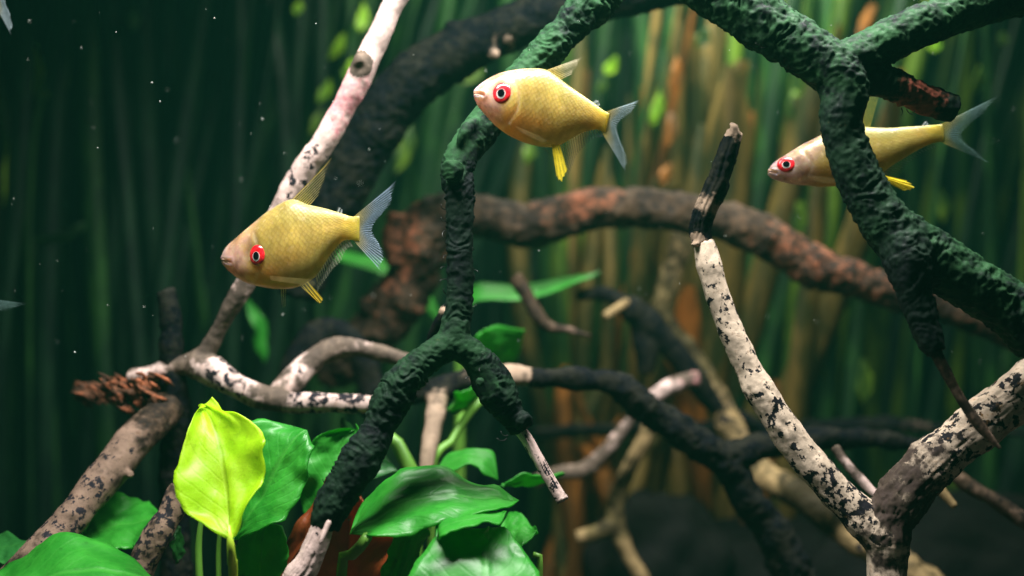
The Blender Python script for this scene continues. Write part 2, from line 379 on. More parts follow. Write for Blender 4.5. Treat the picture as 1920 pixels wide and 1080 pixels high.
for (x, y, dx, dy, L) in [(836, 392, -1, .5, 18), (838, 415, -1, .5, 18), (834, 432, -1, .4, 22), (836, 478, -1, .2, 14), (834, 500, -1, -.6, 14), (838, 524, -1, -.4, 20), (836, 551, -1, -.3, 14), (836, 570, -1, 0, 12), (888, 506, 1, -.2, 14), (886, 470, 1, -.3, 9), (722, 820, 1, .6, 20), (752, 765, 1, .8, 12), (664, 915, 1, 1, 24), (668, 940, 1, .3, 18), (648, 940, 1, .6, 14), (612, 905, -1, .2, 14), (606, 930, -1, -.3, 12), (652, 975, 1, .2, 14), (590, 1000, -1, .4, 12), (880, 707, -1, -.3, 14), (952, 816, -1, .8, 20), (950, 822, -.6, 1, 24), (880, 560, 1, -.4, 8), (900, 690, -1, .6, 10), (700, 790, -1, -.2, 7), (660, 850, -1, -.4, 8)]:
    sp.append((x, y, 0.2525 if y > 640 else 0.2575, dx, dy, L))
threads(sp, eA, oA)

# B. the big mossy branch with the star-shaped junction
eB, oB = driftwood('thick_branch', 'thick dark mossy branch crossing in front of the slender yellow fish', 'branch', (2000, 640, 0.252), [
    [(1270, -70, 0.262, 55), (1340, -20, 0.260, 54), (1450, 55, 0.257, 52), (1530, 105, 0.255, 50), (1580, 150, 0.253, 48), (1576, 215, 0.252, 40, 0, 0.12, .7), (1578, 240, 0.252, 40, 0, 0.2, .75), (1590, 285, 0.252, 40, 0, 0, .7), (1625, 365, 0.251, 44, 0, 0, .6), (1680, 440, 0.250, 52, 0, 0, .5), (1755, 490, 0.250, 52), (1850, 552, 0.250, 50), (1940, 615, 0.250, 54), (2080, 720, 0.250, 60)],
    [(1575, 130, 0.254, 44), (1640, 92, 0.256, 42), (1730, 48, 0.258, 40), (1830, 12, 0.261, 40), (1960, -25, 0.264, 42), (2050, -50, 0.266, 42)],
    [(1590, 150, 0.254, 40, 0, 0, .4), (1650, 150, 0.256, 32, 0, 0, .6), (1705, 172, 0.257, 30, 0, 0.85, .6), (1740, 188, 0.258, 29, 0, 0.75, .7), (1790, 205, 0.2585, 27, 0, 0, .8)],
    [(1690, 455, 0.248, 46, 0, 0, .7), (1705, 500, 0.246, 44, 0, 0, .95), (1720, 560, 0.245, 32, 0, 0, 1), (1742, 630, 0.244, 27, 0, 0, 1), (1757, 662, 0.243, 19, 0, 0, 1)]],
    'moss', ridge=0.11, lump=0.045, voxel=0.00036, smooth=3, seed=2, wob=0.05, fold=0.8, extra=[
    ('thin_tip', [[(1750, 650, 0.243, 12), (1775, 700, 0.2425, 10, 0.1), (1800, 745, 0.242, 9, 0.4), (1835, 795, 0.241, 11, 0.5, 0.2), (1858, 822, 0.2405, 7, 0.5), (1876, 842, 0.240, 3, 0.8)]], 'brown', dict(ridge=0.02, grain=0.2, wob=0.04, voxel=0.00025))])
threads([(1428, 80, 0.2545, -.4, 1, 16), (1436, 86, 0.2545, -.2, 1, 12), (1700, 205, 0.2555, .2, 1, 22), (1690, 203, 0.2555, .8, 1, 18), (1715, 208, 0.2555, -.3, 1, 12), (1618, 300, 0.250, 1, .4, 10), (1650, 345, 0.249, 1, .3, 8)], eB, oB)

# C. the pale speckled Y-shaped branch
driftwood('speckled_branch', 'pale Y-shaped branch speckled with black, its long curved arm ending in a dark tip', 'branch', (1660, 1700, 0.262), [
    [(1318, 452, 0.268, 21, 1, 0, 0.45), (1335, 520, 0.267, 22, 1, 0, 0.62), (1362, 600, 0.266, 24, 1, 0, 0.7), (1398, 680, 0.265, 27, 1, 0, 0.62), (1440, 760, 0.264, 30, 1, 0, 0.62), (1500, 845, 0.263, 32, 1, 0, 0.6), (1560, 915, 0.262, 33, 1, 0.12, 0.85), (1612, 965, 0.261, 36, 0.75, 0.15, 0.9), (1655, 1005, 0.260, 42, 0.35, 0, 0.7)],
    [(1990, 680, 0.262, 48, .8, 0.1, 0.7), (1915, 735, 0.262, 46, .75, 0.25, 0.72), (1840, 795, 0.2615, 45, 0.7, 0.34, 0.75), (1770, 850, 0.261, 46, 0.62, 0.25, 0.8), (1710, 905, 0.2605, 48, 0.3, 0.1, 0.7), (1668, 970, 0.260, 46, 0.2, 0, 0.7)],  # bare wood mask lowered along this arm, greying it for shade
    [(1662, 960, 0.260, 44, 0.2, 0, 0.8), (1662, 1030, 0.260, 37, 0.45, 0.1, 0.5), (1660, 1090, 0.260, 36, 0.6, 0.1, 0.4), (1656, 1300, 0.260, 38, 0.9), (1650, 1720, 0.262, 44, 0.9)]],
    'speckled', ridge=0.05, lump=0.08, grain=0.08, voxel=0.00045, seed=3, wob=0.07, extra=[
    ('dark_tip', [[(1378, 246, 0.266, 15, .4), (1362, 290, 0.2665, 18), (1346, 340, 0.267, 20), (1326, 385, 0.2675, 23, 0.55), (1314, 425, 0.268, 21, 0.2), (1318, 462, 0.268, 20, 0.5)], [(1372, 243, 0.2655, 14, 1), (1384, 239, 0.265, 8, 1)], [(1303, 455, 0.266, 9, 1), (1302, 462, 0.266, 7, 1)]], 'black', dict(ridge=0.08, grain=0.22, wob=0.09, voxel=0.0003))])

# the pinkish branch slanting down behind the fish with the raised fin
driftwood('pink_branch', 'pale pinkish branch slanting down behind the deep-bodied fish, turning level and speckled lower down', 'branch', (240, 705, 0.30), [
    [(775, -60, 0.285, 22, 1, 0.1), (735, 15, 0.286, 22, 1, 0.12), (700, 90, 0.287, 24, 1, 0.35), (683, 125, 0.287, 29, 1, 0.5), (655, 180, 0.288, 25, 1, 0.7), (622, 240, 0.289, 24, 0.9, 0.5, 0.4), (585, 300, 0.290, 24, 0.8, 0, 0.6), (535, 375, 0.291, 23, 0.6, 0, 0.55), (490, 460, 0.293, 20, 0.45), (452, 545, 0.295, 19, 0.3), (415, 610, 0.297, 15, 0.2), (382, 660, 0.298, 16, 0.1), (350, 682, 0.299, 20, 0.2), (300, 697, 0.300, 20, 0.5), (240, 706, 0.300, 16, 0.3)],
    [(675, 118, 0.284, 13, 0.0), (666, 108, 0.283, 10, 0.0)],
    [(360, 680, 0.298, 26, 0.2), (400, 700, 0.297, 27, 0.6, 0, 0.75), (450, 725, 0.296, 25, 0.65, 0, 0.7), (520, 752, 0.296, 24, 0.2), (560, 756, 0.295, 21, 0.75, 0, 0.8), (620, 757, 0.294, 20, 0.75, 0, 0.85), (690, 758, 0.293, 19, 0.6, 0, 0.8), (760, 765, 0.293, 18, 0.3)],
    [(525, 738, 0.300, 22, 0.3), (565, 695, 0.304, 24, 0.5, 0, 0.5), (615, 657, 0.307, 23, 0.2), (670, 652, 0.309, 18, 0.4), (730, 668, 0.311, 17, 0.1), (800, 690, 0.313, 15)]],
    'pink', part='limb', ridge=0.05, lump=0.10, voxel=0.0005, seed=4, wob=0.10)

# the dark post and the speckled logs by it
driftwood('dark_post', 'short black wooden post standing beside the rusty frayed wood', 'branch', (325, 1500, 0.302), [
    [(312, 545, 0.300, 20), (318, 600, 0.300, 22), (322, 680, 0.300, 24), (326, 760, 0.300, 28), (330, 900, 0.302, 30), (330, 1500, 0.302, 34)],
    [(322, 537, 0.300, 9), (318, 560, 0.300, 16)]], 'black', ridge=0.08, voxel=0.0006, seed=5)
driftwood('slanting_log', 'brown speckled log sloping down to the broad leaves from the rusty frayed wood', 'branch', (-80, 1200, 0.262), [
    [(315, 760, 0.298, 34, 0.1), (285, 795, 0.291, 35, 0.3), (240, 845, 0.284, 33, 0.62, 0, 0.55), (190, 905, 0.277, 33, 0.66, 0, 0.7), (130, 975, 0.270, 33, 0.7, 0, 0.7), (60, 1050, 0.264, 33, 0.6, 0, 0.5), (-80, 1200, 0.258, 34, 0.5)],
    [(235, 890, 0.279, 9, .6), (246, 888, 0.277, 9, .7)]], 'brown', ridge=0.05, lump=0.07, voxel=0.00045, seed=6, wob=0.06)
driftwood('speckled_stub', 'short brown speckled stub leaning behind the yellow-green leaf', 'branch', (180, 1280, 0.264), [
    [(345, 915, 0.272, 25, 0.6, 0, 0.7), (315, 965, 0.269, 27, 0.62, 0, 0.8), (275, 1040, 0.266, 28, 0.55, 0, 0.8), (180, 1280, 0.264, 30, 0.5)]], 'brown', ridge=0.05, lump=0.08, voxel=0.00045, seed=7)
def rotten(name, label, blobs, seed):
    o = at(*blobs[0][:3]); e = empty(name, o); tag(e, label, 'driftwood')
    sts = []
    rr = random.Random(seed)
    for (x, y, d, rx, ry, k) in blobs:
        for _ in range(k):
            a = rr.uniform(0, 6.28); q = rr.uniform(0, 1) ** .5
            x0 = x + rx * q * math.cos(a); y0 = y + ry * q * math.sin(a); dx = rr.uniform(8, 20); dy = dx * rr.uniform(.2, 1.0)
            z = d + rr.uniform(-.006, .006)
            sts.append([(x0 - dx, y0 - dy, z, 2, 0, rr.uniform(0, .8)), (x0, y0 + rr.uniform(-7, 7), z, 4.5, 0, rr.uniform(0, .9)), (x0 + dx, y0 + dy, z + .003, 2, 0, rr.uniform(0, .8))])
    wood('fibre_clump', sts, M['tuft'], e, o, ridge=0.2, lump=0.25, voxel=0.0004, smooth=2, seed=seed)
rotten('rotten_wood', 'rusty orange frayed wood beside the black post', [(215, 728, 0.302, 30, 22, 34), (250, 745, 0.300, 34, 28, 50), (285, 730, 0.297, 30, 30, 46)], 11)
rotten('wood_crumb', 'small tan frayed lump of wood apart from the rusty wood', [(165, 738, 0.315, 22, 20, 34)], 12)

# branches further back
driftwood('arched_branch', 'dark thick branch arching up over the pink branch with a short upright stump', 'branch', (520, 620, 0.345), [
    [(560, 560, 0.345, 40), (590, 470, 0.345, 42), (622, 385, 0.342, 48), (665, 305, 0.340, 52), (720, 215, 0.337, 54), (790, 140, 0.334, 54), (870, 92, 0.331, 48), (960, 48, 0.328, 46), (1060, 18, 0.325, 44), (1180, -12, 0.322, 42), (1300, -40, 0.320, 42)],
    [(855, 95, 0.330, 24), (850, 60, 0.329, 20), (848, 38, 0.328, 12)],
    [(905, 90, 0.328, 18), (925, 100, 0.325, 12, .3), (930, 106, 0.323, 9, 1)]], 'black', ridge=0.04, lump=0.05, voxel=0.0008, seed=8, wob=0.06)
driftwood('rusty_root', 'thick rusty brown root bending down then running level across the tank', 'root', (560, 800, 0.39), [
    [(610, 700, 0.385, 44), (680, 640, 0.380, 46, 0, 0.17), (745, 570, 0.376, 50, 0, 0.34), (778, 500, 0.373, 50, 0, 0.34), (790, 440, 0.370, 56, 0, 0.37), (845, 405, 0.368, 46, 0, 0.20), (920, 408, 0.366, 42, 0, 0.14), (990, 420, 0.365, 42, 0, 0.24), (1060, 402, 0.364, 40, 0, 0.07), (1130, 388, 0.363, 38, 0, 0.03), (1220, 392, 0.362, 37, 0, 0.03), (1310, 405, 0.361, 36, 0, 0.10), (1390, 425, 0.360, 38, 0, 0.20), (1460, 460, 0.359, 42, 0, 0.41), (1540, 505, 0.358, 40, 0, 0.48), (1630, 535, 0.357, 34, 0, 0.41), (1730, 560, 0.357, 32, 0, 0.34), (1830, 595, 0.357, 30, 0, 0.34), (1950, 650, 0.357, 30, 0, 0.34)],
    [(1040, 388, 0.359, 8, 0, 0.41), (1085, 373, 0.358, 11, 0, 0.54), (1135, 363, 0.359, 8, 0, 0.48)],
    [(745, 400, 0.366, 22, 0, 0.54), (738, 450, 0.366, 22, 0, 0.61), (742, 500, 0.367, 18, 0, 0.48)]], 'brown', ridge=0.08, lump=0.14, voxel=0.0009, seed=9, wob=0.08)
driftwood('level_branch', 'dark branch running level behind the forked branch then dropping to a lower fork', 'branch', (1560, 1300, 0.33), [
    [(700, 750, 0.318, 18), (790, 735, 0.317, 22), (860, 722, 0.316, 26, 0.2), (930, 705, 0.316, 22, 0.5), (975, 704, 0.316, 20, 0.75), (1010, 710, 0.317, 21), (1090, 712, 0.318, 21), (1160, 724, 0.320, 25), (1220, 770, 0.322, 27), (1290, 820, 0.324, 29), (1350, 860, 0.326, 30), (1400, 930, 0.328, 34), (1470, 1030, 0.330, 38), (1600, 1300, 0.33, 40)],
    [(1340, 860, 0.326, 26), (1420, 838, 0.328, 26), (1500, 828, 0.331, 24), (1580, 822, 0.334, 20), (1680, 828, 0.338, 16), (1760, 845, 0.340, 12)],
    [(822, 735, 0.315, 20, .2), (818, 765, 0.312, 17, 0.75), (810, 820, 0.308, 16, 0.9), (800, 880, 0.304, 15, 0.9), (790, 960, 0.302, 15, .9)]],
    'black', ridge=0.16, lump=0.14, voxel=0.0006, seed=10)
driftwood('thin_stick', 'thin dark stick with a pale cut end leaning against the forked branch', 'stick', (790, 680, 0.29), [
    [(834, 578, 0.284, 10, 1), (829, 596, 0.285, 11, 0.2), (812, 630, 0.288, 9), (790, 680, 0.292, 9)]], 'black', ridge=0.05, voxel=0.0004, seed=13)
driftwood('drooping_twig', 'thin dark drooping twig hanging across the long green leaf', 'twig', (970, 520, 0.35), [
    [(965, 520, 0.350, 14), (988, 555, 0.349, 14), (1008, 590, 0.348, 13), (1030, 612, 0.347, 11, 0.3), (1065, 618, 0.346, 8, 0.5), (1108, 630, 0.345, 4)]], 'brown', ridge=0.06, voxel=0.0005, seed=14)
driftwood('cut_branch', 'dark branch with a tan sawn end crossing the olive branch', 'branch', (1300, 720, 0.385), [
    [(1175, 572, 0.372, 24), (1215, 605, 0.374, 26), (1250, 645, 0.376, 24), (1295, 700, 0.379, 22), (1340, 760, 0.383, 18), (1420, 800, 0.386, 14), (1480, 850, 0.39, 12)],
    [(1200, 600, 0.374, 22), (1212, 660, 0.375, 22), (1210, 700, 0.376, 18)],
    [(1080, 555, 0.378, 10), (1130, 552, 0.376, 14), (1180, 575, 0.373, 18)]], 'black', ridge=0.08, voxel=0.0008, seed=15, extra=[('sawn_end', [[(1176, 566, 0.371, 9, .7), (1155, 580, 0.367, 9, .8), (1133, 595, 0.364, 9, .8)]], 'olive', dict(wob=0.02, voxel=0.0005))])
driftwood('olive_branch', 'olive tan branch sloping down past the pinkish twig to the pale Y-shaped one', 'branch', (1700, 1150, 0.36), [
    [(1280, 440, 0.405, 24, 0.4), (1255, 520, 0.402, 22, 0.4), (1238, 590, 0.398, 22, 0.2), (1270, 640, 0.395, 24, 0.2), (1310, 690, 0.390, 25, 0.2), (1350, 760, 0.385, 26, 0.55, 0, 0.7), (1385, 830, 0.380, 28, 0.45, 0, .5), (1415, 885, 0.375, 30, 0.3, 0.2, .4)],
    [(1400, 880, 0.370, 30, 0.2), (1450, 905, 0.362, 28, 0.6), (1500, 930, 0.355, 28, 0.1, 0, .9), (1560, 975, 0.348, 29, 0.3, 0, .8), (1610, 1010, 0.342, 32, 0.75, 0, .5), (1690, 1060, 0.335, 34, 0.6, 0, .5), (1800, 1160, 0.33, 34, 0.5)]],
    'olive', ridge=0.08, lump=0.14, voxel=0.0008, seed=16)
driftwood('pinkish_twig', 'thin pinkish bent twig crossing the dark dropping branch', 'twig', (1030, 900, 0.38), [
    [(1312, 710, 0.366, 15, 0.2, 0.5), (1270, 722, 0.367, 15, 0.45, 0.3), (1235, 738, 0.368, 15, 0.6, .1), (1190, 780, 0.370, 13, 0.35, .2), (1145, 835, 0.372, 13, 0.35, .1), (1100, 880, 0.374, 16, 0.3), (1045, 886, 0.376, 12, 0.2), (1000, 905, 0.378, 14, 0.4)]], 'pink', ridge=0.05, voxel=0.0007, seed=17)
driftwood('tan_twig', 'crooked tan twig with a stubby side end above the dark stone', 'twig', (1200, 1120, 0.39), [
    [(1225, 780, 0.386, 13, .3), (1200, 840, 0.386, 15, 0.8), (1170, 900, 0.386, 17, 0.3), (1152, 960, 0.386, 20), (1160, 1000, 0.385, 18, .3), (1180, 1040, 0.384, 14, 0.8), (1210, 1100, 0.383, 14, 0.6), (1260, 1250, 0.383, 14, .5)],
    [(1150, 985, 0.385, 18), (1110, 1000, 0.384, 15, 0.2), (1078, 1008, 0.383, 13, 1)]], 'olive', ridge=0.06, voxel=0.0007, seed=18)
driftwood('pale_twig', 'thin straight pale twig ending at the crotch of the Y-shaped branch', 'twig', (1650, 940, 0.28), [
    [(1565, 838, 0.292, 9, 0.2), (1590, 872, 0.289, 10, 0.4, 0.1), (1625, 910, 0.286, 10, 0.55), (1660, 945, 0.283, 8, 0.5)]], 'pink', ridge=0.03, grain=.1, voxel=0.0004, seed=19)
driftwood('far_twig', 'long dark twig running level behind the speckled Y-shaped branch', 'twig', (1300, 815, 0.42), [
    [(1000, 812, 0.425, 12), (1150, 806, 0.425, 14), (1300, 800, 0.425, 13), (1450, 806, 0.424, 16), (1560, 800, 0.422, 18), (1640, 796, 0.42, 18), (1720, 800, 0.418, 14, 0.4), (1800, 806, 0.416, 9), (1940, 815, 0.414, 8, 0.3)]], 'black', ridge=0.08, voxel=0.0009, seed=20)
driftwood('lower_twig', 'thin grey-brown twig sloping down under the speckled arm of the Y-shaped branch', 'twig', (1960, 1000, 0.30), [
    [(1770, 870, 0.312, 12, 0.2), (1810, 905, 0.309, 15, 0.3), (1870, 940, 0.306, 15, 0.2), (1930, 985, 0.304, 16, 0.4), (2000, 1040, 0.303, 16)]], 'brown', ridge=0.06, voxel=0.0006, seed=21)
driftwood('tan_stub', 'tiny tan stub poking out below the speckled arm of the Y-shaped branch', 'twig', (1745, 890, 0.29), [
    [(1740, 880, 0.292, 9, 0.4), (1765, 918, 0.290, 10, 1, 0.3), (1792, 952, 0.288, 8, 0.9)]], 'olive', ridge=0.05, voxel=0.0005, seed=22)
driftwood('looped_root', 'black looped root behind the pink branch', 'root', (540, 760, 0.34), [
    [(545, 760, 0.345, 26), (555, 690, 0.346, 28), (575, 645, 0.347, 30), (615, 622, 0.348, 26), (660, 640, 0.349, 24), (690, 690, 0.350, 26), (705, 780, 0.350, 28)]], 'black', ridge=0.08, voxel=0.0009, seed=23)

# ------------------------------------------------------------------ broad leaves
def leaf_patch(name, secs, mat, parent, origin, thick=0.00035, wave=0.0006, nu=22, nv=34, seed=0, curl=0.0):
    """a leaf blade through cross sections (left edge, midrib, right edge), each a photograph direction with its own distance"""
    A = []
    for sct in secs:
        if len(sct) == 1: A.append(np.r_[sct[0], sct[0], sct[0]])
        else: A.append(np.concatenate(sct))
    A = np.array([np.r_[at(*a[0:3]), at(*a[3:6]), at(*a[6:9])] for a in A])
    m = A[:, 3:6]; s = np.r_[0, np.cumsum(np.linalg.norm(np.diff(m, axis=0), axis=1) + 1e-6)]
    fine = crom(np.c_[A[:, 3:6], A], nv)[:, 3:]
    V, UV = [], []
    for j in range(nv):
        L, Mi, R = fine[j, 0:3], fine[j, 3:6], fine[j, 6:9]; t = j / (nv - 1)
        for i in range(nu + 1):
            u = i / nu; k = (u - 0.5) * 2
            if k < 0: p = Mi + (L - Mi) * (-k)
            else: p = Mi + (R - Mi) * k
            V.append(p); UV.append((u, t))
    V = np.array(V); UV = np.array(UV)
    G = V.reshape(nv, nu + 1, 3)
    du = np.gradient(G, axis=1); dv = np.gradient(G, axis=0); N = np.cross(du, dv)
    N /= np.linalg.norm(N, axis=2)[..., None] + 1e-9; N = N.reshape(-1, 3)
    k = np.abs(UV[:, 0] - 0.5) * 2
    wid = np.linalg.norm(G[:, 0] - G[:, -1], axis=1).repeat(nu + 1)
    q = np.c_[UV[:, 1] * 5 + seed * 3.1, (UV[:, 0] > .5) * 5.0, np.full(len(k), seed * 2.7)]
    ruff = fbm(q, 2) * wave * 2.2 * k ** 2 + 0.9 * wave * fbm(np.c_[UV * 5, q[:, 2]], 3)
    cup = (k ** 2) * wid * curl
    edge = 1 + 0.055 * fbm(np.c_[UV[:, 1] * 16 + seed, (UV[:, 0] > .5) * 3.0, q[:, 2]], 2)
    mid = G[:, nu // 2].repeat(nu + 1, axis=0)
    V = mid + (V - mid) * (1 + (edge - 1) * k)[:, None] + N * (ruff + cup)[:, None]
    n0 = len(V); Vb = V - N * thick
    F = []
    for j in range(nv - 1):
        for i in range(nu):
            a = j * (nu + 1) + i; F.append((a, a + 1, a + nu + 2, a + nu + 1)); F.append((n0 + a, n0 + a + nu + 1, n0 + a + nu + 2, n0 + a + 1))
    for j in range(nv - 1):
        a = j * (nu + 1); F.append((a, a + nu + 1, n0 + a + nu + 1, n0 + a)); a += nu; F.append((a, n0 + a, n0 + a + nu + 1, a + nu + 1))
    me = mesh(name, np.vstack([V, Vb]), F, True, origin); set_uv(me, np.vstack([UV, UV]))
    return link(name, me, mat, parent)

def stalk(pts, mat, parent, origin, name='stalk'):
    S = np.array([np.r_[at(p[0], p[1], p[2]), p[3] * mpp(p[2])] for p in pts])
    v, f = tube_mesh(crom(S, 24), 8)
    return link(name, mesh(name, v, f, True, origin), mat, parent)

def auto(base, tip, hw, tilt=0.0, bend=0.0, shape=(0.06, 0.62, 0.95, 1.0, 0.86, 0.55, 0.2), droop=0.0):
    """cross sections of a pointed oval leaf from base (px, py, d) to tip; tilt lifts one edge towards the lens"""
    b = np.array(base, float); t = np.array(tip, float); ax = t[:2] - b[:2]; L = np.linalg.norm(ax); ax /= L; nn = np.array([-ax[1], ax[0]])
    secs = [[tuple(b)]]
    for i, w in enumerate(shape):
        u = (i + 0.5) / len(shape); c = b + (t - b) * u; c[:2] += nn * bend * L * 4 * u * (1 - u); c[2] += droop * 4 * u * (1 - u)
        l = np.r_[c[:2] + nn * hw * w, c[2] + tilt * w]; r = np.r_[c[:2] - nn * hw * w, c[2] - tilt * w]
        secs.append([tuple(l), tuple(c), tuple(r)])
    secs.append([tuple(t)])
    return secs
def D(secs, dl, dm, dr):
    """give traced sections their distances; dl/dm/dr are (first, last) or one number"""
    out = []
    n = len(secs)
    for i, s in enumerate(secs):
        u = i / (n - 1)
        g = lambda d: d if not isinstance(d, tuple) else d[0] + (d[1] - d[0]) * u
        if len(s) == 1: out.append([(*s[0], g(dm))])
        else: out.append([(*s[0], g(dl)), (*s[1], g(dm)), (*s[2], g(dr))])
    return out

# the plant with the upright yellow-green leaf
oP = at(450, 1750, 0.262); eP = empty('broad_leaf_plant', oP)
tag(eP, 'broad-leaved plant with one upright yellow-green young leaf', 'plant', 'broad-leaved plants')
lf = leaf_patch('young_leaf', D([[(432, 1012)], [(385, 988), (430, 975), (462, 970)], [(347, 957), (427, 925), (487, 915)], [(331, 905), (419, 875), (499, 862)], [(340, 850), (409, 832), (498, 824)], [(353, 806), (398, 793), (468, 789)], [(364, 774), (386, 768), (423, 772)], [(376, 757), (379, 757), (388, 758)]], (0.239, 0.259), (0.241, 0.262), (0.240, 0.260)), M['leaf_young'], eP, oP, wave=0.0009, seed=1, curl=0.06)
tag(lf, 'upright yellow-green leaf glowing with light')
stalk([(429, 985, 0.2418, 2.5), (431, 1003, 0.2408, 6), (435, 1060, 0.243, 9), (438, 1120, 0.250, 9), (445, 1750, 0.26, 10)], M['stem_young'], eP, oP)
leaf_patch('leaf', D([[(438, 1014)], [(425, 950), (470, 965), (508, 990)], [(430, 880), (500, 915), (553, 945)], [(445, 820), (524, 870), (569, 893)], [(485, 792), (548, 832), (578, 850)], [(535, 792), (566, 812), (579, 826)], [(576, 806)]], (0.268, 0.270), (0.262, 0.266), (0.256, 0.264)), M['leaf_green'], eP, oP, seed=2, wave=0.001)
leaf_patch('leaf', D([[(590, 1000)], [(560, 945), (615, 945), (672, 930)], [(562, 885), (630, 888), (703, 893)], [(578, 838), (638, 842), (703, 858)], [(606, 812), (650, 820), (690, 828)], [(668, 806)]], (0.272, 0.276), (0.270, 0.278), (0.266, 0.274)), M['leaf_green'], eP, oP, seed=3, wave=0.001)
leaf_patch('leaf', D([[(480, 1140)], [(438, 1070), (490, 1075), (540, 1060)], [(440, 1020), (490, 1025), (540, 1015)], [(465, 992), (495, 995), (525, 990)], [(500, 978)]], 0.266, 0.264, 0.262), M['leaf_green'], eP, oP, seed=4)
leaf_patch('leaf', auto((755, 890, 0.296), (640, 782, 0.296), 34, 0.006, -0.18), M['leaf_deep'], eP, oP, seed=5)
stalk([(392, 900, 0.268, 2), (376, 985, 0.268, 5), (374, 1080, 0.268, 7), (400, 1400, 0.265, 8)], M['stem'], eP, oP)
stalk([(420, 920, 0.272, 2), (412, 1000, 0.272, 4), (410, 1080, 0.272, 5), (420, 1400, 0.268, 6)], M['stem'], eP, oP)
leaf_patch('leaf', auto((330, 1060, 0.275), (335, 985, 0.275), 13, 0.003), M['leaf_deep'], eP, oP, seed=6)

# the plant in front of the forked branch's foot
oQ = at(820, 1750, 0.255); eQ = empty('broad_leaf_plant', oQ)
tag(eQ, 'broad-leaved plant with glossy leaves between the two prongs of the forked branch', 'plant', 'broad-leaved plants')
leaf_patch('leaf', D([[(655, 1002)], [(668, 952), (688, 978), (705, 1012)], [(703, 909), (735, 952), (752, 999)], [(760, 888), (790, 936), (802, 986)], [(822, 874), (845, 926), (848, 972)], [(880, 892), (893, 932), (895, 967)], [(930, 893), (935, 932), (940, 967)], [(958, 915), (960, 940), (960, 962)], [(974, 938)]], (0.262, 0.266), (0.254, 0.258), (0.245, 0.248)), M['leaf_green'], eQ, oQ, seed=7, wave=0.0008)
leaf_patch('leaf', D([[(950, 958)], [(938, 958), (938, 970), (936, 988)], [(900, 960), (900, 975), (900, 985)], [(860, 962), (860, 982), (860, 996)], [(822, 966), (828, 990), (832, 1008)], [(822, 1014)]], 0.249, 0.244, 0.239), M['leaf_green'], eQ, oQ, seed=8, wave=0.0004)
leaf_patch('leaf', D([[(900, 1200)], [(765, 1130), (905, 1125), (1020, 1130)], [(778, 1066), (910, 1062), (1010, 1075)], [(806, 1022), (912, 1022), (982, 1030)], [(852, 996), (915, 999), (950, 1004)], [(916, 986)]], (0.232, 0.254), (0.228, 0.254), (0.232, 0.254)), M['leaf_green'], eQ, oQ, seed=9, wave=0.0006)
leaf_patch('leaf', D([[(775, 975)], [(738, 1000), (770, 1003), (800, 996)], [(725, 1048), (758, 1050), (790, 1040)], [(721, 1088), (745, 1090), (766, 1086)], [(735, 1135)]], 0.262, 0.257, 0.26), M['leaf_green'], eQ, oQ, seed=10)
leaf_patch('leaf', auto((930, 1000, 0.276), (1010, 1000, 0.270), 32, -0.010), M['leaf_green'], eQ, oQ, seed=11)
stalk([(690, 1005, 0.247, 10), (665, 1040, 0.249, 11), (640, 1085, 0.251, 11), (640, 1600, 0.255, 11)], M['stem'], eQ, oQ)
stalk([(1000, 1040, 0.265, 6), (1012, 1080, 0.265, 6), (980, 1500, 0.262, 7)], M['stem'], eQ, oQ)
leaf_patch('leaf', auto((935, 912, 0.285), (1060, 888, 0.300), 10, 0.004), M['leaf_green'], eQ, oQ, seed=12)

# the plant behind the fork
oR = at(800, 1500, 0.31); eR = empty('broad_leaf_plant', oR)
tag(eR, 'shaded broad-leaved plant standing behind the forked branch', 'plant', 'broad-leaved plants')
leaf_patch('leaf', D([[(815, 890)], [(832, 858), (835, 872), (842, 885)], [(868, 846), (872, 856), (875, 868)], [(905, 843), (905, 858), (898, 874)], [(928, 852), (920, 872), (908, 888)], [(934, 900)]], 0.294, 0.290, 0.286), M['leaf_green'], eR, oR, seed=13, wave=0.0003)
leaf_patch('leaf', auto((872, 700, 0.335), (985, 618, 0.340), 44, 0.010, 0.0), M['leaf_green'], eR, oR, seed=14)
leaf_patch('leaf', auto((915, 732, 0.315), (838, 768, 0.310), 21, -0.008), M['leaf_green'], eR, oR, seed=15)
stalk([(908, 742, 0.314, 8), (872, 785, 0.312, 8), (838, 845, 0.309, 8), (812, 895, 0.307, 8), (800, 1500, 0.31, 9)], M['stem'], eR, oR)
stalk([(690, 800, 0.302, 10), (735, 820, 0.301, 12), (762, 870, 0.300, 15), (775, 940, 0.300, 15), (790, 1500, 0.305, 12)], M['stem'], eR, oR)
stalk([(884, 695, 0.335, 6), (860, 800, 0.33, 6), (820, 1100, 0.32, 7)], M['stem'], eR, oR)

# the plant by the slanting log
oS = at(120, 1750, 0.25); eS = empty('broad_leaf_plant', oS)
tag(eS, 'broad-leaved plant with large leaves under the slanting speckled log', 'plant', 'broad-leaved plants')
leaf_patch('leaf', D([[(-60, 1110)], [(-10, 1075), (0, 1110), (0, 1150)], [(55, 1030), (70, 1085), (80, 1150)], [(140, 1005), (150, 1070), (165, 1150)], [(215, 1022), (215, 1075), (225, 1145)], [(265, 1052), (262, 1085), (265, 1125)], [(305, 1100)]], (0.258, 0.262), (0.246, 0.248), (0.232, 0.236)), M['leaf_green'], eS, oS, seed=16, wave=0.0009)
leaf_patch('leaf', D([[(145, 1012)], [(165, 962), (180, 1000), (195, 1030)], [(205, 938), (215, 985), (225, 1030)], [(250, 934), (250, 980), (258, 1034)], [(280, 948), (278, 972), (276, 1000)], [(304, 962)]], 0.288, 0.278, 0.268), M['leaf_green'], eS, oS, seed=17, wave=0.0009)
leaf_patch('leaf', auto((-40, 1040, 0.272), (60, 1018, 0.272), 26, -0.008), M['leaf_deep'], eS, oS, seed=18)
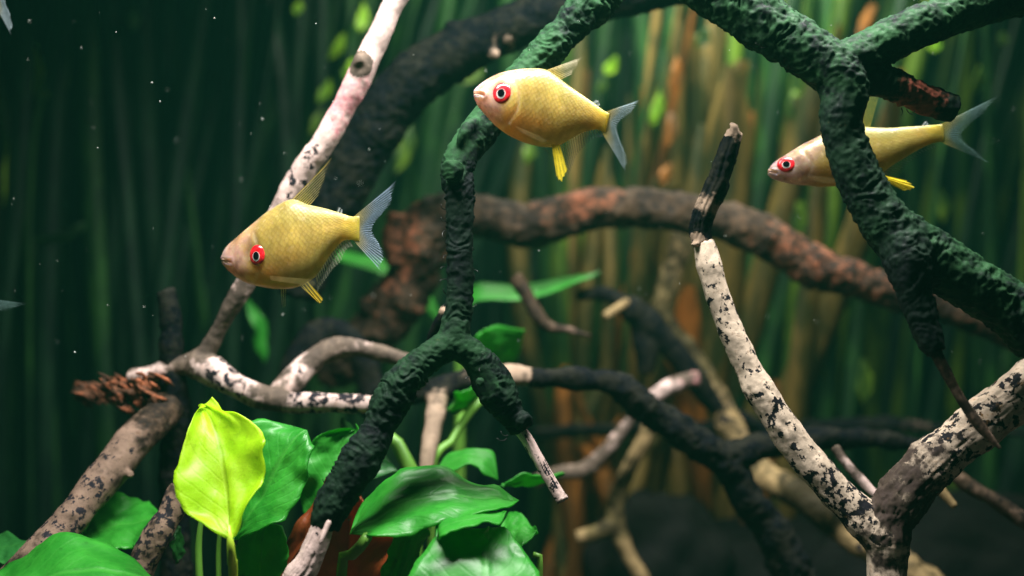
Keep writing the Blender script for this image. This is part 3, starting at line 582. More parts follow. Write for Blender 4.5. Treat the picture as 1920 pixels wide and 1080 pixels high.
stalk([(150, 1012, 0.278, 7), (140, 1100, 0.27, 7), (120, 1700, 0.25, 8)], M['stem'], eS, oS)

# the dead leaf
oD = at(600, 1700, 0.285); eD = empty('dead_leaf', oD)
tag(eD, 'curled red-brown dead leaf standing behind the foot of the forked branch', 'leaf')
leaf_patch('leaf_half', D([[(470, 1180)], [(478, 1100), (505, 1105), (535, 1110)], [(520, 1040), (545, 1055), (572, 1070)], [(555, 985), (582, 1000), (605, 1020)], [(588, 932), (605, 950), (622, 965)], [(618, 902), (625, 908), (635, 915)]], (0.262, 0.272), (0.262, 0.270), (0.266, 0.274)), M['leaf_dead'], eD, oD, seed=19, wave=0.0016, curl=-0.10)
leaf_patch('leaf_half', D([[(625, 1180)], [(545, 1110), (640, 1110), (725, 1105)], [(570, 1050), (650, 1050), (740, 1040)], [(595, 1000), (655, 1000), (735, 1000)], [(615, 950), (655, 955), (705, 955)], [(635, 905), (645, 905), (660, 912)]], (0.285, 0.28), (0.288, 0.284), (0.280, 0.278)), M['leaf_dead'], eD, oD, seed=20, wave=0.0012)

# long strap leaves behind the rusty root
oT = at(860, 1150, 0.40); eT = empty('strap_leaf_plant', oT)
tag(eT, 'plant with long narrow bright green leaves arching out behind the rusty root', 'plant')
leaf_patch('strap_leaf', D([[(870, 640)], [(860, 580), (868, 585), (872, 592)], [(890, 535), (892, 548), (894, 562)], [(960, 536), (960, 549), (962, 561)], [(1030, 524), (1033, 535), (1036, 546)], [(1080, 514), (1083, 520), (1086, 527)], [(1128, 508)]], (0.385, 0.38), (0.378, 0.374), (0.372, 0.370)), M['leaf_green'], eT, oT, seed=21, wave=0.0003)
leaf_patch('strap_leaf', D([[(850, 640)], [(800, 545), (795, 560), (790, 575)], [(740, 498), (735, 510), (730, 522)], [(690, 482), (687, 495), (684, 507)], [(640, 474), (638, 484), (636, 494)], [(600, 472)]], 0.402, 0.395, 0.388), M['leaf_green'], eT, oT, seed=22, wave=0.0003)
leaf_patch('strap_leaf', auto((496, 685, 0.40), (462, 560, 0.40), 13, 0.003, 0.06), M['leaf_green'], eT, oT, seed=23)
stalk([(860, 630, 0.384, 8), (862, 800, 0.39, 9), (860, 1150, 0.40, 9)], M['stem'], eT, oT)

# ------------------------------------------------------------------ the thicket of tall ribbon leaves
def ribbon(x, y, z0, L, lean, sway, w, twist, seed, n=26):
    """one ribbon leaf rising from (x, y, z0): returns vertices and faces, a blade with a shallow keel"""
    rr = random.Random(seed); t = np.linspace(0, 1, n)
    ph = rr.uniform(0, 6.28); fr = rr.uniform(0.6, 1.4)
    X = x + lean * L * t ** 1.3 + sway * np.sin(t * 3.1 * fr + ph) - sway * math.sin(ph)
    Y = y + 0.012 * np.sin(t * 2.3 * fr + ph * 1.7); Z = z0 + L * t
    wd = w * np.minimum(1, (1.02 - t) * 9) ** 0.5 * (0.75 + 0.25 * np.minimum(1, t * 5))
    an = twist * (t - 0.4) + rr.uniform(-0.6, 0.6)
    V, F = [], []
    for i in range(n):
        a = np.array([math.cos(an[i]), math.sin(an[i]), -lean * 0.8 * math.cos(an[i])]); b = np.array([-math.sin(an[i]), math.cos(an[i]), 0])
        c = np.array([X[i], Y[i], Z[i]])
        for k in (-1, -0.35, 0, 0.35, 1): V.append(c + a * wd[i] * k / 2 + b * (abs(k) ** 1.5) * wd[i] * 0.16)
        for k in (0.8, -0.8): V.append(c + a * wd[i] * k / 2 + b * (wd[i] * 0.13 + 0.0003))
    m = 7
    for i in range(n - 1):
        for k in range(m): F.append((i * m + k, i * m + (k + 1) % m, (i + 1) * m + (k + 1) % m, (i + 1) * m + k))
    return V, F

def ribbon_plant(name, x, y, nb, mats, label, group, lean, seed, w=(0.006, 0.010), spread=0.022, H=(0.32, 0.46)):
    o = (x, y, 0.0); e = empty(name, o); tag(e, label, 'plant', group); rr = random.Random(seed)
    for k in range(nb):
        v, f = ribbon(x + rr.uniform(-spread, spread), y + rr.uniform(-0.02, 0.02), -0.002, rr.uniform(*H), lean + rr.uniform(-0.14, 0.14), rr.uniform(0.004, 0.018), rr.uniform(*w), rr.uniform(-2, 2), seed * 31 + k)
        link('ribbon_leaf', mesh('ribbon_leaf', v, f, True, o), M[rr.choice(mats)], e)

def wx(px, d): return (px - 960) / 1920 * FOVW * d
rb = random.Random(3)
def place(px):
    for lim, w in ((110, 'beyond the slanting speckled log'), (300, 'between the slanting log and the black post'), (430, 'behind the black post'), (640, 'behind the deep-bodied fish'),
                   (840, 'behind the arched dark branch'), (1000, 'behind the forked mossy branch'), (1180, 'behind the rounded fish'), (1400, 'behind the dark tip of the speckled branch'),
                   (1560, 'behind the head of the slender fish'), (1720, 'behind the thick mossy branch'), (9999, 'behind the tail of the slender fish')):
        if px < lim: return w
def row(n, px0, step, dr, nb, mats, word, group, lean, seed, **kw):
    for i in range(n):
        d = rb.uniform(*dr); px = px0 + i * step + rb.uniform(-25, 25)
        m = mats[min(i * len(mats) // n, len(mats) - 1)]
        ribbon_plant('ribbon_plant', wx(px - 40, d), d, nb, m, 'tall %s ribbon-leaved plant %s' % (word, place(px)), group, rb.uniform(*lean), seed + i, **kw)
row(13, -60, 56, (0.45, 0.60), 6, [['blade_dark', 'blade_dark', 'blade_dark', 'blade_mid']], 'dark green', 'dark ribbon-leaved plants', (-0.06, 0.12), 100)  # shade over these plants is put into their dark blade colour
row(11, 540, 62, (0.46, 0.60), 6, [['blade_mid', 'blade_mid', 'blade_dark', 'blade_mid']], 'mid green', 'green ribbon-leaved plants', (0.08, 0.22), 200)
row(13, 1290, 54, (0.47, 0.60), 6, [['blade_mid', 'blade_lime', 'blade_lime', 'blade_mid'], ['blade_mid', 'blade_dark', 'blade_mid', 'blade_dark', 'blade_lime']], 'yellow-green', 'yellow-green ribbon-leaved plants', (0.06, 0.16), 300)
row(5, 1130, 48, (0.45, 0.50), 6, [['blade_tan', 'blade_tan', 'blade_tan', 'blade_lime', 'blade_rust']], 'tan and browning', 'browning ribbon-leaved plants', (0.10, 0.18), 400, H=(0.20, 0.31))
row(3, 1150, 70, (0.43, 0.46), 6, [['blade_rust', 'blade_rust', 'blade_tan']], 'low rusty orange', 'rusty ribbon-leaved plants', (0.0, 0.16), 500, H=(0.09, 0.17), w=(0.006, 0.012))
row(2, 1350, 60, (0.44, 0.47), 4, [['blade_tan']], 'broad tan', 'broad tan ribbon-leaved plants', (0.06, 0.14), 520, H=(0.23, 0.27), w=(0.011, 0.016))

# stem plants among the ribbons: short leaves on thin stems, coloured bright for spots of light
def stem_plant(label, base, stem, leaves):
    o = at(*base); e = empty('stem_plant', o); tag(e, label, 'plant', 'stem plants with leaves coloured as if lit')
    stalk([(x, y, d, 5) for x, y, d in stem] + [(base[0], base[1], base[2], 6)], M['blade_mid'], e, o, 'stem')
    for k, (x0, y0, x1, y1, hw, m) in enumerate(leaves):
        d = stem[0][2] + 0.012 * math.sin(k * 2.4)
        leaf_patch('leaf', auto((x0, y0, d), (x1, y1, d + 0.008), hw, 0.003, 0.08), M[m], e, o, seed=40 + k, nu=8, nv=14, wave=0.0004)
stem_plant('stem plant with yellow-green leaves coloured as if lit between the pink branch and the arched dark branch', (620, 1150, 0.47), [(690, -60, 0.45), (650, 90, 0.45), (600, 300, 0.46), (600, 700, 0.465)],
    [(670, 62, 680, 5, 11, 'blade_painted_lit'), (612, 112, 645, 62, 10, 'blade_painted_lit'), (638, 152, 662, 108, 10, 'blade_painted_lit'), (594, 195, 618, 145, 9, 'blade_painted_lit'), (553, 30, 556, 4, 9, 'blade_painted_lit'), (580, 250, 600, 205, 8, 'blade_lime'), (735, 330, 770, 225, 16, 'blade_lime'), (860, 160, 900, 100, 20, 'blade_lime')])
stem_plant('stem plant with long green leaves coloured as if lit beyond the slanting log', (60, 1150, 0.45), [(110, -60, 0.44), (100, 80, 0.44), (60, 300, 0.44), (55, 700, 0.445)],
    [(60, 55, 112, 240, 13, 'blade_painted_lit'), (104, 85, 108, 62, 8, 'blade_painted_lit'), (2, 390, 22, 200, 18, 'blade_painted_lit'), (120, 180, 95, 20, 12, 'blade_lime'), (60, 450, 160, 418, 9, 'blade_mid'), (250, 60, 245, 5, 12, 'blade_mid')])
stem_plant('stem plant with small rusty leaves and green ones coloured as if lit above the level part of the rusty root', (1180, 1150, 0.45), [(1260, -60, 0.44), (1230, 120, 0.44), (1190, 320, 0.44), (1170, 700, 0.445)],
    [(1132, 142, 1155, 104, 10, 'blade_painted_lit'), (1118, 175, 1132, 145, 8, 'blade_lime'), (1254, 180, 1268, 104, 10, 'blade_rust'), (1220, 240, 1236, 165, 10, 'blade_painted_lit'), (1245, 285, 1256, 210, 11, 'blade_rust'), (1238, 345, 1255, 305, 11, 'blade_rust'), (1245, 356, 1280, 350, 8, 'blade_tan'), (1305, 90, 1325, 50, 12, 'blade_lime'), (980, 312, 995, 262, 12, 'blade_lime')])
stem_plant('stem plant with leaf tips coloured as if lit yellow behind the stub of the thick mossy branch', (1700, 1150, 0.46), [(1830, -60, 0.45), (1800, 120, 0.45), (1760, 320, 0.45), (1720, 700, 0.455)],
    [(1752, 98, 1752, 70, 10, 'blade_painted_lit'), (1822, 180, 1836, 122, 10, 'blade_lime'), (1880, 90, 1876, 60, 9, 'blade_lime'), (1768, 420, 1758, 350, 11, 'blade_lime'), (1480, 235, 1486, 170, 11, 'blade_lime'), (1510, 205, 1512, 165, 11, 'blade_lime'), (1494, 150, 1500, 118, 10, 'blade_lime'), (1492, 450, 1496, 370, 14, 'blade_lime'), (1528, 460, 1536, 400, 12, 'blade_lime'), (1548, 720, 1552, 620, 20, 'blade_lime'), (1614, 760, 1616, 670, 16, 'blade_lime')])

# ------------------------------------------------------------------ dark stones on the floor
def stone(name, label, c, r, seed):
    o = at(*c); bm = bmesh.new(); bmesh.ops.create_icosphere(bm, subdivisions=5, radius=1)
    P = np.array([v.co[:] for v in bm.verts]); F = [[v.index for v in f.verts] for f in bm.faces]; bm.free()
    P = P * (1 + 0.22 * fbm(P * 1.3 + seed, 3)[:, None]) * np.array(r)
    t = NT('dark_stone'); oc = t.coord(); n = t.noise(oc, 150, 4)
    m = t.surf(t.bsdf(Base_Color=t.mix(n, (0.002, 0.002, 0.003), (0.007, 0.007, 0.006)), Roughness=0.9, Specular_IOR_Level=0.05, Normal=t.bump(n, 0.6, 0.002)).outputs[0])
    b = link(name, mesh(name, P, F), m, None, o); tag(b, label, 'stone')
stone('stone', 'black rounded stone behind the crooked tan twig', (1225, 1080, 0.42), (0.027, 0.026, 0.034), 1.0)
stone('stone', 'low black stone beside the rounded one, below the dark dropping branch', (1440, 1140, 0.43), (0.046, 0.028, 0.036), 4.0)
stone('stone', 'wide black stone behind the foot of the pale Y-shaped branch', (1800, 1120, 0.42), (0.060, 0.030, 0.038), 7.0)

# ------------------------------------------------------------------ fish
def fish_mats():
    t = NT('fish_skin'); c = t.attr('tint'); uv = t.coord('UV'); oc = t.coord()
    n = t.noise(oc, 700, 3, 0.65); n2 = t.noise(oc, 260, 4, 0.65)
    mp = t.n('ShaderNodeMapping'); t.put(mp.inputs[0], uv); mp.inputs['Rotation'].default_value = (0, 0, math.radians(45))
    sc = t.vor(mp.outputs[0], 0.95, 0.35); sm = t.sep(t.attr('mask').outputs['Color'])
    base = t.mix(t.math('MULTIPLY', t.step(n2, 0.35, 0.7, 0, 0.40), sm[0]), c.outputs['Color'], (0.46, 0.32, 0.08))
    base = t.mix(t.math('MULTIPLY', t.step(sc, 0.35, 0.65, 0, 0.30), sm[0]), base, (0.22, 0.15, 0.03))
    base = t.mix(t.math('MULTIPLY', t.step(n, 0.56, 0.70, 0, 0.5), sm[1]), base, (0.84, 0.66, 0.42))
    h = t.math('ADD', t.math('MULTIPLY', t.math('MULTIPLY', sc, sm[0]), -0.6), t.math('MULTIPLY', n, 0.25))
    p = t.bsdf(Base_Color=base, Roughness=0.36, Specular_IOR_Level=0.45, Metallic=t.math('MULTIPLY', sm[1], 0.18), Normal=t.bump(h, 0.35, 0.0003),
               Subsurface_Weight=0.8, Subsurface_Scale=0.006)
    p.inputs['Subsurface Radius'].default_value = (1.0, 0.7, 0.25)
    tl = t.n('ShaderNodeBsdfTranslucent'); t.put(tl.inputs[0], base)
    mx = t.n('ShaderNodeMixShader'); mx.inputs[0].default_value = 0.36
    t.t.links.new(p.outputs[0], mx.inputs[1]); t.t.links.new(tl.outputs[0], mx.inputs[2])
    M['fish'] = t.surf(mx.outputs[0])
    t = NT('fin_membrane'); c = t.attr('tint'); uv = t.coord('UV')
    sx = t.n('ShaderNodeSeparateXYZ'); t.put(sx.inputs[0], uv)
    ray = t.step(t.math('ABSOLUTE', t.math('SUBTRACT', t.math('FRACT', sx.outputs[0]), 0.5)), 0.05, 0.35, 1, 0)
    nz = t.noise(t.coord(), 900, 2)
    al = t.math('MULTIPLY', c.outputs['Alpha'], t.math('ADD', t.math('MULTIPLY', ray, 0.85), t.math('MULTIPLY', nz, 0.55)))
    p = t.bsdf(Base_Color=c.outputs['Color'], Roughness=0.4, Specular_IOR_Level=0.3)
    tl = t.n('ShaderNodeBsdfTranslucent'); t.put(tl.inputs[0], c.outputs['Color'])
    mx = t.n('ShaderNodeMixShader'); mx.inputs[0].default_value = 0.45
    t.t.links.new(p.outputs[0], mx.inputs[1]); t.t.links.new(tl.outputs[0], mx.inputs[2])
    tp = t.n('ShaderNodeBsdfTransparent'); m2 = t.n('ShaderNodeMixShader'); t.put(m2.inputs[0], al)
    t.t.links.new(tp.outputs[0], m2.inputs[1]); t.t.links.new(mx.outputs[0], m2.inputs[2])
    M['fin'] = t.surf(m2.outputs[0])
    t = NT('red_iris'); n = t.noise(t.coord(), 1500, 3)
    M['iris'] = t.surf(t.bsdf(Base_Color=t.mix(t.step(n, 0.35, 0.7), (0.45, 0.004, 0.010), (0.80, 0.02, 0.03)), Roughness=0.18, Specular_IOR_Level=0.6).outputs[0])
    M['pupil'] = plain('eye_pupil', (0.002, 0.002, 0.004), 0.06, 0.8)
    M['silver'] = plain('eye_silver', (0.85, 0.80, 0.74), 0.2, 0.6, Metallic=0.25)
    M['lip'] = plain('fish_lip', (0.62, 0.40, 0.30), 0.35)
fish_mats()

def make_fish(label, group, d0, yaw, top, bot, wmax, eye, gill, mouth, fins, head=0.30, shade_tone=(1, 1, 1)):
    c0 = top[0]
    base = np.array([np.mean([p[0] for p in top]), np.mean([p[1] for p in bot])])
    ty = math.tan(math.radians(yaw))
    mx_ = np.mean([p[0] for p in top])
    P0 = at(mx_, 400, d0); nrm = np.array([-ty, 1.0, 0.0]); nrm /= np.linalg.norm(nrm)   # the fish's own middle plane
    cp = np.array([0, 0, CAM_Z])
    def Q(px, py, off=0.0):
        r = at(px, py, 1.0) - cp; k = np.dot(P0 - nrm * off - cp, nrm) / np.dot(r, nrm); return cp + r * k
    o = Q(base[0], base[1]); e = empty('fish', o); tag(e, label, 'fish', group)
    ns, nt = 110, 56
    def dense(pts):
        return crom(np.array([Q(*p) for p in pts]), 400)
    T, B = dense(top), dense(bot)
    u = np.linspace(0, 1, ns) ** 1.35
    ii = (u * 399).astype(int); T, B = T[ii], B[ii]
    L = np.linalg.norm((T[-1] + B[-1]) / 2 - T[0])
    prof = np.interp(u, [0, 0.03, 0.10, 0.22, 0.38, 0.55, 0.75, 0.92, 1.0], [0.20, 0.42, 0.70, 0.95, 1.0, 0.86, 0.52, 0.22, 0.06])
    V, tint, mask, uv = [], [], [], []
    mid0 = (T + B) / 2
    a_ax = mid0[-1] - mid0[0]; Lx = np.linalg.norm(a_ax); a_ax /= Lx
    eyeP = Q(eye[0], eye[1]); mA, mB = Q(*mouth[0]), Q(*mouth[1])
    Pg = np.array([Q(*g) for g in gill]); Gd = crom(Pg, 80)
    pk = lambda *c: np.array(c)
    for i in range(ns):
        H = (T[i] - B[i]) / 2; C = mid0[i]
        for k in range(nt):
            th = 2 * math.pi * k / nt; cs, sn = math.cos(th), math.sin(th)
            w = wmax * prof[i] * np.sign(sn) * abs(sn) ** 0.85 * (1 + 0.12 * -cs)
            V.append(C + H * cs - nrm * w)
            uv.append((u[i] * 48, th * 52 / (2 * math.pi)))
    V = np.array(V); uu = u.repeat(nt); kk = np.tile(np.arange(nt), ns); th = 2 * math.pi * kk / nt; cs = np.cos(th); sn = np.sin(th)
    # mouth cleft and gill cover
    def segd(P, a, b):
        ab = b - a; t = np.clip(((P - a) @ ab) / (ab @ ab), 0, 1); dd = P - (a + t[:, None] * ab); dd -= np.outer(dd @ nrm, nrm); return np.linalg.norm(dd, axis=1)
    flat = V - np.outer((V - P0) @ nrm, nrm)
    Nout = -np.sign(sn)[:, None] * nrm[None, :]
    md = segd(flat, mA, mB); gpx = mpp(d0)
    V -= Nout * (0.00055 * np.exp(-(md / (2.2 * gpx)) ** 2) * (np.abs(sn) > 0.05) * np.minimum(1, prof.repeat(nt) * 2.2))[:, None]
    V += Nout * (0.00025 * np.exp(-((md - 5.5 * gpx) / (3 * gpx)) ** 2) * np.abs(sn))[:, None]
    gdist = np.min(np.linalg.norm(flat[:, None, :] - Gd[None, :, :], axis=2), axis=1)
    V -= Nout * (0.00035 * np.exp(-(gdist / (2.5 * gpx)) ** 2) * np.abs(sn))[:, None]
    ed = np.linalg.norm(flat - eyeP, axis=1)
    V -= Nout * (0.0006 * np.exp(-(ed / (eye[2] * 1.25 * gpx)) ** 2) * np.abs(sn))[:, None]
    # the skin's own colours: pinkish silver head, pale back, yellow flank, orange belly, pale gold side stripe
    ss = lambda x, a, b: np.clip((x - a) / (b - a), 0, 1) ** 2 * (3 - 2 * np.clip((x - a) / (b - a), 0, 1))
    n1 = fbm(V * 320, 3)
    hd = 1 - ss(uu + 0.03 * n1 - 0.05 * cs, head - 0.07, head + 0.05)
    C = np.tile(pk(0.48, 0.37, 0.085), (len(V), 1)).astype(float)
    lerp = lambda C, c, f: C + (pk(*c) - C) * np.clip(f, 0, 1)[:, None]
    C = lerp(C, (0.54, 0.28, 0.055), ss(-cs, -0.1, 0.55) * (1 - ss(uu, 0.50, 0.72)) * (0.75 + 0.3 * n1))
    C = lerp(C, (0.40, 0.34, 0.12), ss(cs, 0.5, 0.9) * 0.8)
    C = lerp(C, (0.48, 0.46, 0.34), ss(cs, 0.90, 0.99) * 0.7)
    C = lerp(C, (0.66, 0.50, 0.14), np.exp(-((cs - 0.12) / 0.13) ** 2) * ss(uu, 0.40, 0.62) * 0.55)
    C = lerp(C, (0.58, 0.44, 0.05), ss(uu, 0.86, 0.97) * 0.8)
    C = lerp(C, (0.66, 0.39, 0.33), hd * (0.85 + 0.2 * n1))
    C = lerp(C, (0.60, 0.42, 0.43), hd * ss(-uu, -0.14, -0.03) * 0.9)
    C = lerp(C, (0.48, 0.33, 0.11), hd * np.exp(-((cs - 0.75) / 0.22) ** 2) * ss(uu, 0.08, 0.2) * 0.6)
    n4 = fbm(V * 900 + 9.1, 3)
    C = lerp(C, (0.34, 0.33, 0.10), (ss(uu, 0.42, 0.58) * (1 - ss(uu, 0.82, 0.94))) * (ss(cs, 0.25, 0.7) + ss(-cs, 0.35, 0.75)) * 0.6)
    C = C * (1 + 0.07 * (1 - hd) * np.sin(uu * 95 + np.abs(cs - 0.1) * 9 + n1 * 1.5) * ss(uu, 0.3, 0.45))[:, None]
    C = lerp(C, (0.60, 0.42, 0.14), ss(n4 + 0.5 * n1, 0.25, 0.6) * np.exp(-((uu - head + 0.03) / 0.09) ** 2) * 0.7)
    C = lerp(C, (0.30, 0.15, 0.10), ss(-n4 - 0.3 * n1, 0.30, 0.65) * hd * 0.55)
    C = lerp(C, (0.72, 0.56, 0.42), ss(n4, 0.40, 0.7) * hd * 0.6)
    C = lerp(C, (0.70, 0.60, 0.36), np.exp(-(gdist / (3.0 * gpx)) ** 2) * 0.35)
    C = lerp(C, (0.38, 0.20, 0.08), np.exp(-(md / (1.4 * gpx)) ** 2) * 0.7)
    C = np.clip(C * np.array(shade_tone) * (1 + 0.24 * n1)[:, None], 0.01, 0.95)  # the multiplier also carries shade into the body colour
    msk = np.c_[(1 - hd) * 0.9 * ss(cs, -0.95, -0.3), 0.25 + 0.75 * hd * ss(uu, 0.05, 0.2) + 0.4 * ss(cs, 0.3, 0.9) * (1 - hd), 0 * uu, 1 + 0 * uu]
    F = []
    for i in range(ns - 1):
        for k in range(nt):
            k2 = (k + 1) % nt; F.append((i * nt + k, (i + 1) * nt + k, (i + 1) * nt + k2, i * nt + k2))
    Vl = list(V); Vl.append(mid0[0]); Vl.append(mid0[-1]); n0 = len(V)
    for k in range(nt):
        k2 = (k + 1) % nt; F.append((n0, k, k2)); F.append((n0 + 1, (ns - 1) * nt + k2, (ns - 1) * nt + k))
    me = mesh('body', Vl, F, True, o)
    set_col(me, 'tint', np.c_[np.vstack([C, C[0], C[-1]]), np.ones(n0 + 2)]); set_col(me, 'mask', np.vstack([msk, msk[0], msk[-1]])); set_uv(me, np.vstack([uv, uv[0], uv[-1]]))
    link('body', me, M['fish'], e)
    # lips
    for s, nm in ((-1, 'lip'), (1, 'lip')):
        q = []
        for t in np.linspace(0.12, 1, 8):
            for_ = mA + (mB - mA) * t + np.array([0, 0, -s * 2.4 * gpx * (1 - 0.45 * t)])
            j = np.argmin(np.linalg.norm(flat - for_, axis=1) + (sn < 0) * 1); q.append(np.r_[V[j], (1.9 - 1.2 * t) * gpx])
        v, f = tube_mesh(crom(np.array(q), 14), 8); link(nm, mesh(nm, v, f, True, o), M['lip'], e)
    # eyes on both sides
    side = {}
    for s in (1, -1):
        if s == 1:
            q = V - cp; sx_ = q[:, 0] / q[:, 1] * 1920 / FOVW + 960; sy_ = 540 - q[:, 2] / q[:, 1] * 1920 / FOVW
            j = np.argmin(np.hypot(sx_ - eye[0], sy_ - eye[1]) + (sn <= 0) * 1e4)
            ring = np.argsort(np.linalg.norm(V - V[j], axis=1) + (sn <= 0) * 1)[:60]
            sv = np.linalg.svd(V[ring] - V[ring].mean(0))[2][2]; out = sv if sv @ nrm < 0 else -sv
            out = 0.75 * out - 0.25 * nrm; out /= np.linalg.norm(out)
            c = V[j] + out * 0.00025; c1, out1 = c, out
        else:
            mir = lambda p, k: p - 2 * k * nrm
            c = mir(c1, (c1 - P0) @ nrm); out = mir(out1, out1 @ nrm)
        ax = np.cross(out, [0, 0, 1]); ax /= np.linalg.norm(ax); up = np.cross(ax, out)
        if up[2] < 0: up = -up
        rx, ry = eye[2] * 1.12 * gpx, eye[3] * 1.06 * gpx
        def dome(r0, r1, lift, hgt, cx=0.0, cz=0.0, rng=(0, 2 * math.pi), nn=40, rings=8):
            v, f = [], []
            for a in range(rings + 1):
                rr_ = r0 + (r1 - r0) * a / rings
                for b in range(nn):
                    t = rng[0] + (rng[1] - rng[0]) * b / nn
                    x, z = rr_ * math.cos(t) + cx, rr_ * math.sin(t) + cz
                    hh = hgt * math.sqrt(max(0, 1 - min(1, (x * x + z * z)))) + lift
                    v.append(c + ax * x * rx + up * z * ry + out * hh * rx)
            for a in range(rings):
                for b in range(nn):
                    b2 = (b + 1) % nn; f.append((a * nn + b, a * nn + b2, (a + 1) * nn + b2, (a + 1) * nn + b))
            return v, f
        v, f = dome(0.0, 1.0, -0.06, 0.30); ey = link('eye', mesh('eye', v, f, True, o), M['iris'], e)
        pc = (eye[4], eye[5])
        v, f = dome(0.0, 0.47, -0.03, 0.30, *pc); link('iris_ring', mesh('iris_ring', v, f, True, o), M['silver'], ey)
        v, f = dome(0.0, 0.39, 0.0, 0.30, pc[0] - 0.01, pc[1] + 0.06); link('pupil', mesh('pupil', v, f, True, o), M['pupil'], ey)
    # fins
    def fin(name, basec, outer, tint0, tint1, a0, a1, rays, off=0.0, jag=0.03, edge=None, ripple=0.0002, bow=0.0):
        bq = crom(np.array([Q(*p, off) for p in basec]), rays * 4 + 1); oq = crom(np.array([Q(*p, off) for p in outer]), rays * 4 + 1)
        nu, nv = rays * 4 + 1, 14; v, f, tt, uv_ = [], [], [], []
        for j in range(nv):
            t = j / (nv - 1)
            for i in range(nu):
                x = i / (nu - 1) * rays
                jj = 1 + jag * t * (math.cos(2 * math.pi * (x - 0.5)) * -1) + jag * 1.2 * t * math.sin(x * 7.3 + 1.1)
                p = bq[i] + (oq[i] - bq[i]) * t * jj
                p = p - nrm * (ripple * math.cos(2 * math.pi * x) * t + bow * math.sin(i / (nu - 1) * math.pi) * t)
                v.append(p); uv_.append((x, t))
                cc = np.array(tint0) + (np.array(tint1) - np.array(tint0)) * (min(1, max(0, (t - 0.08) / 0.5)) ** 1.2); al = a0 + (a1 - a0) * t
                if edge and i / (nu - 1) < edge[1]:
                    q = 1 - (i / (nu - 1)) / edge[1]; cc = cc + (np.array(edge[0]) - cc) * q; al = al + (1.0 - al) * q
                tt.append(np.r_[cc, al])
        n0 = len(v); v = np.array(v); v2 = v + nrm * 0.00012
        for j in range(nv - 1):
            for i in range(nu - 1):
                a = j * nu + i; f.append((a, a + 1, a + nu + 1, a + nu))
        me = mesh(name, v, f, True, o); set_col(me, 'tint', tt); set_uv(me, uv_)
        return link(name, me, M['fin'], e)
    for fn in fins: fin(**fn)
    return e, Q

BLUE = (0.42, 0.55, 0.70); PALE = (0.55, 0.62, 0.62); YEL = (0.72, 0.52, 0.03); GOLD = (0.62, 0.48, 0.14)
f1, Q1 = make_fish('deep-bodied yellow fish with raised dorsal fin and red eye, in front of the pinkish branch', 'yellow fish with red eyes', 0.268, -16,
    top=[(423, 481), (429, 462), (450, 443), (481, 416), (508, 394), (546, 374), (579, 384), (610, 391), (640, 400), (660, 406), (674, 405)],
    bot=[(423, 481), (424, 496), (435, 509), (453, 524), (472, 533), (502, 540), (527, 542), (551, 540), (576, 529), (594, 515), (607, 496), (624, 472), (643, 452), (660, 450), (674, 453)],
    wmax=0.0050, eye=(482, 479, 14.5, 18, -0.05, -0.12), gill=[(492, 440), (503, 465), (505, 495), (495, 520), (480, 532)], mouth=[(424, 489), (450, 492)],
    fins=[dict(name='dorsal_fin', basec=[(545, 376), (560, 379), (581, 386)], outer=[(615, 304), (608, 332), (596, 368)], tint0=(0.50, 0.42, 0.10), tint1=(0.55, 0.50, 0.22), a0=0.75, a1=0.5, rays=9, edge=((0.85, 0.62, 0.16), 0.12), jag=0.06),
          dict(name='caudal_fin', basec=[(662, 407), (665, 418), (665, 430), (665, 442), (661, 449)], outer=[(736, 346), (728, 384), (697, 428), (716, 470), (711, 504)], tint0=(0.56, 0.46, 0.14), tint1=BLUE, a0=1.3, a1=0.75, rays=30, jag=0.05),
          dict(name='anal_fin', basec=[(590, 514), (606, 494), (624, 469), (645, 450), (655, 449)], outer=[(596, 545), (618, 512), (638, 490), (652, 466), (664, 462)], tint0=(0.9, 0.88, 0.66), tint1=(0.45, 0.48, 0.34), a0=1.5, a1=0.35, rays=17, jag=0.05),
          dict(name='pelvic_fin', basec=[(558, 532), (566, 534), (578, 526)], outer=[(592, 562), (600, 569), (606, 560)], tint0=(0.5, 0.42, 0.10), tint1=YEL, a0=0.5, a1=1.6, rays=4, off=0.002),
          dict(name='pelvic_fin', basec=[(525, 538), (530, 539), (538, 538)], outer=[(528, 577), (531, 578), (535, 574)], tint0=(0.5, 0.42, 0.08), tint1=(0.5, 0.5, 0.25), a0=0.8, a1=0.5, rays=3, off=-0.001),
          dict(name='pectoral_fin', basec=[(505, 517), (507, 521), (508, 525)], outer=[(586, 524), (591, 534), (588, 537)], tint0=(0.7, 0.5, 0.2), tint1=(0.6, 0.5, 0.2), a0=0.25, a1=0.06, rays=6, off=0.0062, edge=None),
          dict(name='adipose_fin', basec=[(630, 399), (636, 401), (642, 402)], outer=[(634, 388), (639, 390), (643, 395)], tint0=PALE, tint1=PALE, a0=0.8, a1=0.6, rays=2)])
